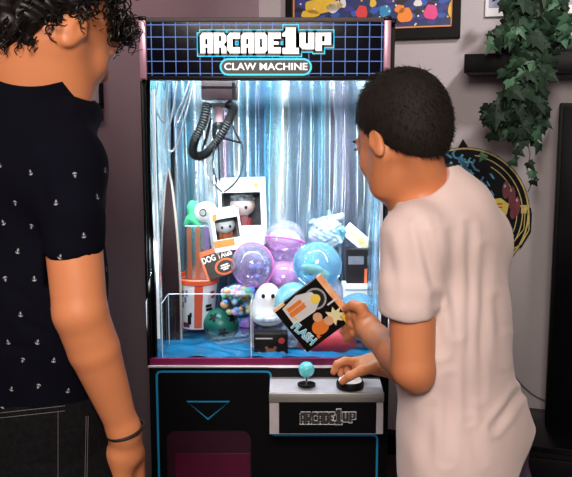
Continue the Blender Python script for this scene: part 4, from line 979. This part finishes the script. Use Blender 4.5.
# right hand resting on the button
hk = lambda px, py, Y: np.array(P(px, py, Y))
G.cone(rW, P(372, 363, 1.725), .021, .020, .014); G.cone(P(374, 361, 1.735), P(357, 362, 1.745), .019, .0125, .014); G.cone(P(374, 366, 1.712), P(358, 366.5, 1.722), .018, .013, .012)
for pts in ([(357, 362, 1.724), (345, 360.5, 1.718), (337, 364, 1.714), (333.5, 372, 1.712)],
            [(357, 361, 1.742), (346, 361, 1.742), (341, 366, 1.738), (340.5, 374, 1.733)],
            [(358, 361, 1.758), (350, 362, 1.762), (347, 367, 1.758), (348, 375, 1.750)],
            [(361, 362, 1.772), (356, 366, 1.778), (355, 372, 1.774), (356, 379, 1.766)]):
    G.chain([hk(*p) for p in pts], [.0098, .0092, .0084, .0075], .003)
G.chain([hk(374, 367, 1.700), hk(362, 370, 1.690), hk(350, 376, 1.690), hk(342.5, 381.5, 1.698)], [.0145, .0115, .0098, .0082], .006)
# left hand holding the card box
G.cone(lW, P(368, 330, 1.55), .0245, .023, .015); G.cone(P(369, 327, 1.55), P(360, 317, 1.585), .024, .019, .015); G.cone(P(370, 335, 1.56), P(361, 332, 1.59), .020, .016, .012)
for i, pts in enumerate(([(360, 313, 1.590), (353, 306, 1.598), (348, 310, 1.618), (345, 316, 1.628)],
            [(360, 320, 1.590), (351.5, 315, 1.596), (346.5, 319, 1.612), (343, 324, 1.626)],
            [(360, 327, 1.590), (352, 324, 1.594), (347.5, 328, 1.610), (343, 332, 1.622)],
            [(361, 334, 1.592), (354, 332.5, 1.596), (350, 336, 1.608), (346, 339, 1.618)])):
    G.chain([hk(*p) for p in pts], [.0108, .0098, .0086, .0076], .003)
G.chain([hk(366, 318, 1.56), hk(361, 308, 1.560), hk(353, 305, 1.572), hk(346, 308, 1.585)], [.0145, .0115, .0098, .0082], .006)
G.build('body', M_skin, boy, RB)
M_hairR = mat('dark_brown_hair', (.013, .009, .007), .75, noise=.4, nscale=60, spec=.25)
face_bits(boy, T, RH, sR, RB, M_hairR)
# short hair
def cutR(x, y, z):
    side = np.abs(x)
    front = (y-.058)*.8-(z-.045)*.9                                  # clears the face
    ear = np.where(side > .045, (y+.003)*.75-(z-.012)*.5, -1.0)        # in front of and around the ear
    low = -(z+.054+(y+.05)*-.55)*.9
    sb = np.maximum(front, low)
    return np.maximum(sb, np.where(side > .05, (-.020-z)-(-(y+.015))*1.1, -1.0)).astype(np.float32)
G2, T2 = hair_shell(HC_, RH, sR, cutR, 1.0)
hd = lambda V, n: .0003*np.sin(V[:, 0]*300+V[:, 2]*130)*np.sin(V[:, 1]*250+V[:, 2]*240)
G2.build('hair', M_hairR, boy, RB, hd); hv = G2.V
mb = MB(); rnd = random.Random(2); Ci = np.array(HC_)
sel = [hv[rnd.randrange(len(hv))] for _ in range(5200)]
dn = Vector(RH @ np.array([0, -.25, -1.0])); fw_ = Vector(RH @ np.array([0, 1, -.1]))
for p in sel:
    l = RH.T @ (p-Ci); o = Vector(p-(Ci+RH @ np.array([0, -.01, .02]))).normalized()
    top = max(0, min(1, (l[2]-.07)/.04)); d = (dn*(1-top)+fw_*top+o*.55+Vector((rnd.uniform(-.25, .25), rnd.uniform(-.25, .25), rnd.uniform(-.25, .25)))).normalized()
    L_ = .010+.012*top; a = Vector(p)-o*.002; q = d.orthogonal().normalized()*.0007; b = a+d*L_*rnd.uniform(.6, 1.2); q2 = d.cross(q).normalized()*.0007
    mb.add([a+q, a-q*.5+q2, a-q*.5-q2, b], [(0, 1, 3), (1, 2, 3), (2, 0, 3)])
mb.build('hair_strands', M_hairR, boy, off=RB, smooth=False)
# T-shirt
G = SDF((lS.x-.12, 1.14, .48), (P(545, 440, 1.45).x+.05, 1.75, nb.z+.07), .0042)
G.cone(lS+Vector((.006, 0, -.0)), rS+Vector((.0, 0, -.012)), .054, .058, .04)
G.ell(P(445, 200, 1.43), (.070, .075, .040), .05)
neckd = (Vector(T(0, -.03, -.05))-nb).normalized()
G.cone(nb-neckd*.01, nb+neckd*.036+Vector((.010, .006, .004)), .066, .055, .03)
G.cone(P(447, 255, 1.42), P(451, 330, 1.42), .128, .125, .06, FT)
G.cone(P(451, 330, 1.42), P(462, 450, 1.42), .123, .142, .06, FT)
G.cone(P(525, 440, 1.47), P(500, 420, 1.46), .030, .05, .05)
G.cone(P(462, 440, 1.42), P(466, 500, 1.42), .145, .140, .04, FT)
sh = P(406, 317, 1.30)
G.cone(lS, P(409, 285, 1.30), .050, .050, .02); G.cone(P(409, 285, 1.30), P(408, 306, 1.30), .050, .052, .004)
G.cone(rS, P(470, 330, 1.56), .058, .055, .03)
# open hems and neckline: cut with planes
hemn = Vector((.03, 0, -1)).normalized()
def plane_cut(G, p, n, cond=None, k=.005):
    p = np.array(p); n = np.array(n)
    def fn(X, Y, Z):
        d = (X-p[0])*n[0]+(Y-p[1])*n[1]+(Z-p[2])*n[2]
        if cond is not None: d = np.where(cond(X, Y, Z), d, -1.0)
        return d.astype(np.float32)
    G.field(fn, k, 'max')
hm = P(406, 313, 1.30); xs = P(431, 315, 1.30).x
plane_cut(G, hm, (.0, .15, -1), lambda X, Y, Z: (X+.0*Z < P(431.5, 330, 1.30).x) & (Y < 1.36) & (Z > P(400, 352, 1.3).z))
plane_cut(G, P(527, 463, 1.38), Vector((.60, 0, -.80)).normalized())
plane_cut(G, P(400, 497, 1.36), Vector((0, 0, -1)))
# hollow sleeve end: arm passes through it
neckd = (Vector(T(0, -.03, -.05))-nb).normalized()
G.cone(nb+neckd*.080-Vector((.012, .004, 0)), nb+neckd*.16, .058, .085, .006, None, 'sub')
folds = [((452, 235), (456, 330), 5, .007), ((470, 225), (468, 420), 4, .006), ((486, 250), (478, 395), 4.5, .006), ((497, 300), (503, 360), 4, .005), ((520, 392), (494, 428), 4, .012), ((436, 300), (440, 350), 5, .009), ((430, 410), (426, 470), 6, .005), ((450, 380), (446, 460), 5, .006),
         ((385, 240), (398, 300), 5, .004), ((420, 225), (437, 300), 4, .009), ((405, 240), (412, 300), 5, .004), ((520, 380), (510, 340), 4, .005), ((470, 425), (480, 460), 5, .004), ((395, 212), (430, 222), 4, .004)]
def fold_disp(folds, amp=1.0):
    def f(V, n):
        # seam and fold lines given on the cloth's camera side, measured in metres across the cloth
        o = np.zeros(len(V)); 
        for (a, b, sg, am) in folds:
            A = P(a[0], a[1], 1.33); B = P(b[0], b[1], 1.33); A = np.array((A.x, A.z)); B = np.array((B.x, B.z)); k = 1.33/V[:, 1]
            Q = np.stack([V[:, 0]*k, CAMZ+(V[:, 2]-CAMZ)*k], 1); D = B-A; t = np.clip(((Q-A)@D)/(D@D), 0, 1); dd = np.linalg.norm(Q-(A+t[:, None]*D), axis=1); s = sg*1.33/F
            o -= am*np.exp(-(dd/s)**2)*(n[:, 1] < .2)*np.sin(np.pi*np.clip(t*.8+.15, 0, 1)); o += am*.5*np.exp(-((dd-2.2*s)/s)**2)*(n[:, 1] < .2)
        return o*amp*.42+.0010*np.sin(V[:, 2]*60+V[:, 0]*90)
    return f
G.build('t_shirt', M_tee, boy, RB, fold_disp(folds), 3)
mb = MB(); ring = []
q1 = Vector(neckd).orthogonal().normalized(); q2 = Vector(neckd).cross(q1)
# jeans
def jeans(parent, hipc, yaw, m, off, gx=.085, r=.095, zt=None):
    G = SDF((hipc.x-.3, hipc.y-.28, .05), (hipc.x+.3, hipc.y+.28, hipc.z+.16), .006); rt = Vector((math.cos(yaw), math.sin(yaw), 0)); fw = Vector((-math.sin(yaw), math.cos(yaw), 0))
    G.cone(hipc+rt*-gx*.75+Vector((0, 0, .12)), hipc+rt*gx*.75+Vector((0, 0, .12)), r, r, .03); G.cone(hipc-rt*gx*.8, hipc+rt*gx*.8, r*1.06, r*1.06, .05)
    for s in (-1, 1):
        h = hipc+rt*gx*s; k_ = Vector((h.x, h.y, hipc.z*.55))+fw*.02+rt*.01*s; a = Vector((h.x, h.y, .11))+rt*.02*s-fw*.01
        G.cone(h, k_, r*.9, r*.66, .03); G.cone(k_, a, r*.66, r*.55, .02)
    plane_cut(G, (0, 0, .09), (0, 0, -1)); G.build('jeans', m, parent, off, lambda V, n: .0007*np.sin(V[:, 2]*90+V[:, 0]*40)*np.sin(V[:, 0]*60), 1)
    for s in (-1, 1):
        h = hipc+rt*(gx+.02)*s; S_ = SDF((h.x-.2, h.y-.2, -.01), (h.x+.2, h.y+.2, .16), .005)
        S_.cone(Vector((h.x, h.y, .04))-fw*.04, Vector((h.x, h.y, .032))+fw*.13, .042, .036, .02); S_.cone(Vector((h.x, h.y, .05))-fw*.02, Vector((h.x, h.y, .11))-fw*.02, .042, .04, .02); plane_cut(S_, (0, 0, .002), (0, 0, -1)); S_.build('shoe', mat('dark_shoe', (.03, .03, .035), .5, noise=.2), parent, off)
M_purple = mat('purple_denim', (.105, .055, .12), .8, ncol=(.05, .03, .07), nscale=45, bump=.2, bscale=400)
jeans(boy, P(474, 500, 1.455), math.radians(56), M_purple, RB, .068, .088)

# card box held in the hand
cb = P(314, 313, 1.615); kk = 1.615/F
t = thing('card_box', 'black and orange card box with FLASH lettering held up in front of the glass', 'toy box', cb, (math.radians(4), math.radians(51.5), 0))
W, H = 54*kk/2*1.04, 59*kk/2*1.04; D = .008
mb = MB(); mb.box((-W, -D, -H), (W, D, H), 0, ch=.001); mb.box((-W-.0003, -D-.0005, H-.012), (W+.0003, D, H+.0003), 1); mb.box((-W-.0004, -D-.0005, -H-.0003), (-W+.005, D, -H+.028), 1)
mb.build('carton', [mat('card_black', (.005, .0045, .005), .35, noise=.2, spec=.2), mat('card_orange', (.85, .24, .04), .35, ncol=(.85, .6, .4), nscale=30)], t, smooth=False)
y = -D-.0002; mb = MB()
# blister bubble with an astronaut-like plain toy, generic spiky shape on the right
disc(mb, -W*.42, H*.36, .0235, .0235, y, 0, .001); disc(mb, -W*.42, H*.36, .0195, .0195, y, 1, .0014)
mb.prism([(-W*.85, -H*.72), (-W*.1, -H*.75), (-W*.06, H*.1), (-W*.3, H*.5), (-W*.72, H*.4), (-W*.95, -.005)], y-.0016, y, 2)
mb.box((-W*.52-.003, y-.002, -H*.65), (-W*.52+.008, y, H*.02), 3); mb.box((-W*.75, y-.002, -H*.62), (-W*.6, y, -H*.05), 3); disc(mb, -W*.45, H*.12, .009, .010, y, 2, .0024); disc(mb, -W*.42, H*.36, .010, .011, y, 4, .003)
disc(mb, .030, -.006, .016, .019, y, 3, .0015); disc(mb, .010, .002, .010, .010, y, 5, .002); disc(mb, .030, .016, .010, .010, y, 5, .0024)
ctr = (.029, .031); st_ = [(ctr[0]+(.020 if i % 2 else .010)*math.cos(math.pi*i/8), ctr[1]+(.024 if i % 2 else .013)*math.sin(math.pi*i/8)) for i in range(16)]; mb.prism(st_, y-.0022, y, 6)
mb.box((W*.62, y-.0018, H*.66), (W*.98, y, H*.80), 7); mb.box((W*.0, y-.0018, H*.55), (W*.06, y, H*.93), 2)
mb.text('FLASH', .0245, (.020, -.043), y-.002, mi=8, bold=.0017, sx=.86, rot=.16); mb.text('FLASH', .0245, (.020, -.043), y-.0034, mi=9, bold=.0004, sx=.86, rot=.16)
mb.prism([(.044+.006*(1 if i % 2 else .45)*math.cos(math.pi*i/5+.3), -.022+.006*(1 if i % 2 else .45)*math.sin(math.pi*i/5+.3)) for i in range(10)], y-.002, y, 3)
mb.box((-W*.8, y-.0018, -H*.60), (-W*.1, y, -H*.55), 7)
mb.build('card_print', [mat('p_ring', (.35, .35, .36), .4, noise=.1), mat('p_black', (.012, .012, .014), .4, noise=.1), mat('p_bubble', (.66, .66, .68), .3, noise=.1), mat('p_orange', (.78, .20, .03), .4, noise=.1), mat('p_yellow', (.85, .65, .10), .4, noise=.1), mat('p_peach', (.7, .38, .22), .4, noise=.1), mat('p_paleyellow', (.78, .72, .42), .4, noise=.1), mat('p_gold', (.85, .55, .05), .4, noise=.1), mat('p_white', (.8, .85, .9), .4, noise=.05), mat('p_sky', (.10, .55, .78), .4, noise=.1)], t, smooth=False)

# ======== boy on the left (dark polo)
M_polo = mat('black_navy_pique', (.0028, .0030, .0070), .9, noise=.15, nscale=300, spec=.07)
LBp = Vector(P(30, 450, 1.24)); LBp.z = 0
lad = thing('person', 'boy with dark curly hair in black anchor-print polo, at left watching the machine', 'person', LBp)
RL = basis(Vector((.60, .67, -.42))); HL = P(56, 31, 1.23); sL = .97
lo = (P(-140, 200, 1.3).x, .98, .40); hi = (P(160, 200, 1.3).x, 1.55, P(60, -40, 1.2).z+.02)
G = SDF(lo, hi, .0034)
TL = head(G, HL, RL, sL)
nbL = P(32, 96, 1.235)
G.cone(TL(0, -.022, -.02), nbL, .056, .064, .04); G.cone(TL(0, .02, -.06), P(56, 118, 1.24), .040, .05, .03)
sRt, sLf = P(68, 164, 1.15), P(-52, 162, 1.33)
FL = np.array([[.77, -.64, 0], [.64*1.4, .77*1.4, 0], [0, 0, 1]])
G.cone(sRt, sLf, .045, .045, .05); G.cone(P(22, 190, 1.24), P(30, 430, 1.24), .12, .11, .05, FL)
EL = P(80, 312, 1.10); WLr = P(124, 430, 1.15)
G.cone(sRt, P(73, 235, 1.115), .045, .0405, .004); G.cone(P(73, 235, 1.115), EL, .0405, .0385, .004); G.cone(EL, EL*.7+WLr*.3, .0385, .0375, .006); G.cone(EL*.7+WLr*.3, WLr, .0375, .0230, .004)
G.cone(P(-60, 180, 1.33), P(-66, 330, 1.36), .044, .04, .02); LW2 = P(-10, 400, 1.50); G.cone(P(-66, 330, 1.36), LW2, .039, .025, .02)
# right hand hanging relaxed
G.cone(WLr, P(127, 452, 1.165), .0235, .026, .015); G.cone(P(121, 455, 1.155), P(124, 492, 1.165), .020, .0145, .012); G.cone(P(133, 455, 1.18), P(137, 490, 1.195), .018, .0145, .012)
for pts in ([(120, 492, 1.158), (117, 512, 1.160), (118, 528, 1.175), (122, 538, 1.19)], [(126, 494, 1.170), (124, 518, 1.172), (125, 534, 1.188), (129, 544, 1.205)],
            [(132, 494, 1.184), (131, 516, 1.188), (132, 531, 1.202), (135, 540, 1.218)], [(138, 490, 1.197), (138, 508, 1.203), (139, 519, 1.214), (141, 526, 1.226)]):
    G.chain([hk(*p) for p in pts], [.0105, .0095, .0088, .0078], .003)
G.chain([hk(115, 452, 1.16), hk(109, 470, 1.165), hk(108, 487, 1.175), hk(111, 500, 1.185)], [.0150, .0120, .0105, .0088], .006)
# left hand (hidden side), loosely curled
G.cone(LW2, P(4, 415, 1.50), .025, .022, .015)
for k in range(4): b0 = np.array(P(8+1*k, 412+5*k, 1.50)); finger(G, b0, [(1, .1, -.5), (.5, .1, -1), (-.3, .1, -1)], [.035, .022, .018], .010, .008)
finger(G, P(2, 408, 1.49), [(1, -.5, .1), (.8, -.1, -.5)], [.03, .025], .012, .009)
G.build('body', M_skin, lad, LBp)
M_hairL = mat('black_curly_hair', (.006, .0045, .004), .42, noise=.4, nscale=60, spec=.35)
face_bits(lad, TL, RL, sL, LBp, M_hairL)
def cutL(x, y, z):
    side = np.abs(x); front = (y-.070)*.75-(z-.040)*.95; low = -(z+.072-(y+.05)*.75)*.8
    return np.maximum(np.maximum(front, low), np.where(side > .045, np.minimum((y+.015)*.9-(z-.018)*.6, .03), -1.0)).astype(np.float32)
G2, T2 = hair_shell(HL, RL, sL, cutL, 1.02)
G2.build('hair', M_hairL, lad, LBp, lambda V, n: .006*np.sin(V[:, 0]*130+2*np.sin(V[:, 2]*90))*np.sin(V[:, 1]*120+V[:, 2]*110)); hv = G2.V
mb = MB(); rnd = random.Random(9); Ci = np.array(HL)
def curl(p, ax, L_, rad, turns, th):
    ax = ax.normalized(); q = ax.orthogonal().normalized(); w2 = ax.cross(q); ph = rnd.uniform(0, 6.28); pts = []; N = int(turns*9)+2
    for i in range(N):
        s = i/(N-1); a = ph+2*math.pi*turns*s; rr_ = rad*(.6+.5*s); pts.append(p+ax*L_*s+(q*math.cos(a)+w2*math.sin(a))*rr_)
    mb.tube(pts, [th*(1-.6*i/(N-1)) for i in range(N)], 4)
for _ in range(1050):
    p = hv[rnd.randrange(len(hv))]; l = RL.T @ (p-Ci)
    low_ = l[2] < -.02
    o = Vector(p-(Ci+RL @ np.array([0, -.02, .02]))).normalized()
    d = o*.5+Vector((0, 0, -.6))+Vector((rnd.uniform(-.7, .7), rnd.uniform(-.7, .7), rnd.uniform(-.5, .7)))
    if low_: curl(Vector(p), Vector((0, 0, -1))+o*.3, .016, .003, 1, .0016)
    else: curl(Vector(p)-o*.004, d, rnd.uniform(.022, .042), rnd.uniform(.004, .009), rnd.uniform(1, 2), .0018)
# fringe curls over the forehead
for (x, y, z, n_) in ((.03, .085, .062, 26), (.045, .07, .05, 22), (0, .09, .07, 22), (.055, .045, .04, 18), (.06, .03, .055, 16), (-.03, .085, .06, 14)):
    for _ in range(n_):
        p = Vector(TL(x+rnd.uniform(-.015, .015), y+rnd.uniform(-.01, .01), z+rnd.uniform(-.015, .02)))
        curl(p, Vector(RL @ np.array([rnd.uniform(-.3, .6), 1.0, rnd.uniform(-.9, .1)])), rnd.uniform(.02, .045), rnd.uniform(.006, .011), rnd.uniform(1, 2.2), .0015)
for pts in ([(112, 20), (124, 34), (131, 41), (134, 37), (130, 32), (126, 35)], [(110, 26), (120, 42), (130, 44), (135, 39), (132, 33)], [(105, 10), (122, 12), (131, 5), (127, -6)], [(108, 14), (124, 24), (127, 16), (124, 2)]):
    mb.tube(crom([P(a, b, 1.27) for a, b in pts], 6), .0014, 5)
mb.build('hair_curls', M_hairL, lad, off=LBp)
# polo shirt
G = SDF((P(-150, 200, 1.3).x, .96, .46), (P(150, 200, 1.3).x, 1.56, nbL.z+.07), .0042)
G.cone(sRt+Vector((-.012, .0, -.006)), sLf+Vector((0, 0, -.01)), .056, .060, .05); G.ell(P(36, 112, 1.24), (.10, .095, .038), .05)
G.cone(P(24, 200, 1.24), P(22, 300, 1.24), .150, .142, .06, FL); G.cone(P(22, 300, 1.24), P(28, 410, 1.24), .142, .146, .06, FL)
G.cone(sRt, P(73, 215, 1.115), .050, .045, .02); G.cone(P(73, 215, 1.115), P(73.5, 250, 1.112), .045, .0435, .003)
G.cone(P(-58, 170, 1.33), P(-62, 270, 1.34), .058, .052, .03)
hm = P(75, 252.5, 1.112); plane_cut(G, hm, (.0, .15, -1), lambda X, Y, Z: (X > P(44, 250, 1.11).x) & (Y < 1.17) & (Z > P(75, 290, 1.11).z))
plane_cut(G, P(20, 410, 1.16), Vector((.06, .15, -1)).normalized())
nd = (Vector(TL(0, -.03, -.05))-nbL).normalized(); G.cone(nbL+nd*.030, nbL+nd*.12, .068, .085, .006, None, 'sub')
foldsL = [((44, 170), (42, 250), 5, .006), ((20, 320), (45, 335), 4, .004), ((5, 345), (38, 352), 4, .003), ((10, 290), (30, 300), 4, .003), ((50, 245), (100, 245), 1.6, -.0012)]
polo = G.build('polo_shirt', M_polo, lad, LBp, fold_disp(foldsL), 3)
# collar: a folded band standing round the neck
mb = MB(); q1 = Vector(nd).orthogonal().normalized(); q2 = Vector(nd).cross(q1); n_ = 40; vs = []
for prof in ((.066, .050), (.071, .052), (.078, .040), (.094, .012), (.096, .009), (.092, .008), (.074, .028), (.067, .030)):
    for k in range(n_): a = 2*math.pi*k/n_; vs.append(nbL+nd*(prof[1]+.004)+(q1*math.cos(a)+q2*math.sin(a))*prof[0])
mb.add(vs, [(j*n_+k, j*n_+(k+1) % n_, ((j+1) % 8)*n_+(k+1) % n_, ((j+1) % 8)*n_+k) for j in range(8) for k in range(n_)]); mb.build('collar', M_polo, lad, off=LBp, ang=60)
# anchor print
bm = bmesh.new(); bm.from_mesh(polo.data); bvh = BVHTree.FromBMesh(bm); bm.free()
mb = MB()
def anchor(p, n, s, flip):
    z = Vector((0, 0, 1)); u = z.cross(n).normalized(); v = n.cross(u)*(-1 if flip else 1); an = rnd.uniform(-.45, .45); u, v = u*math.cos(an)+v*math.sin(an), v*math.cos(an)-u*math.sin(an)
    f = lambda x, y: p+n*.0007+u*x*s+v*y*s
    mb.add([f(-.08, -.5), f(.08, -.5), f(.08, .45), f(-.08, .45)], [(0, 1, 2, 3)]); mb.add([f(-.3, .18), f(.3, .18), f(.3, .3), f(-.3, .3)], [(0, 1, 2, 3)])
    mb.add([f(-.55, -.12), f(-.35, -.42), f(0, -.58), f(0, -.38), f(-.28, -.25)], [(0, 1, 2, 3, 4)]); mb.add([f(.55, -.12), f(.28, -.25), f(0, -.38), f(0, -.58), f(.35, -.42)], [(0, 1, 2, 3, 4)])
    mb.add([f(-.12, .45), f(.12, .45), f(.12, .65), f(-.12, .65)], [(0, 1, 2, 3)])
def shoot(o, d, i):
    h = bvh.ray_cast(o-LBp, d)
    if h[0] is not None and h[1].dot(d) < -.15: anchor(h[0]+LBp, h[1], .0064, i % 3 == 0)
tc_ = P(22, 250, 1.24); i = 0
for zi in range(17):
    z = .60+zi*.040
    for k in range(22):
        a = 2*math.pi*(k+.5*(zi % 2))/22; i += 1
        d = Vector((math.cos(a), math.sin(a), 0)); o = Vector((tc_.x, tc_.y, z+rnd.uniform(-.008, .008)))+d*.6
        h = bvh.ray_cast(o-LBp, -d)
        if h[0] is not None and h[1].dot(-d) < -.3:
            anchor(h[0]+LBp, h[1], .0064, i % 3 == 0)
mb.build('anchor_print', mat('print_white_ink', (.40, .41, .45), .7, noise=.1), lad, off=LBp, smooth=False)
M_bj = mat('black_denim', (.0035, .0035, .004), .95, spec=.08, ncol=(.007, .007, .008), nscale=120, bump=.2, bscale=400)
jeans(lad, P(26, 470, 1.24), math.radians(-40), M_bj, LBp, .08, .118)
jm = [o for o in lad.children if o.name.startswith('jeans')][0]; bm = bmesh.new(); bm.from_mesh(jm.data); jb_ = BVHTree.FromBMesh(bm); bm.free(); mb = MB()
for path, th in (([(x, 418-x*.11) for x in range(-10, 66, 3)], .0006), ([(x, 413-x*.11) for x in range(-10, 66, 3)], .0006), ([(58, y) for y in range(412, 520, 4)], .0005), ([(88-(y-415)*.02, y) for y in range(416, 520, 4)], .0005), ([(86-(y-415)*.02, y) for y in range(416, 520, 4)], .0005)):
    pp = []
    for (a, b) in path:
        h = jb_.ray_cast(Vector((0, 0, CAMZ))-LBp, ray(a, b).normalized())
        if h[0] is not None: pp.append(h[0]+LBp+h[1]*.0006)
    if len(pp) > 3: mb.tube(pp, th, 5)
mb.build('stitching', mat('grey_thread', (.09, .085, .09), .7, noise=.2), lad, off=LBp)
# bracelet
d = (WLr-EL).normalized(); q1 = Vector((0, -1, 0)); q1 = (q1-d*q1.dot(d)).normalized(); q2 = d.cross(q1); cc = P(125.5, 430, 1.152)
mb = MB(); mb.tube([cc+(q1*math.cos(a)+q2*math.sin(a))*.0285 - d*.003*math.cos(a) for a in [2*math.pi*k/32 for k in range(32)]], .0026, 8, closed=True)
o = mb.build('bracelet', mat('black_cord', (.008, .008, .010), .5, noise=.2), lad, off=LBp)
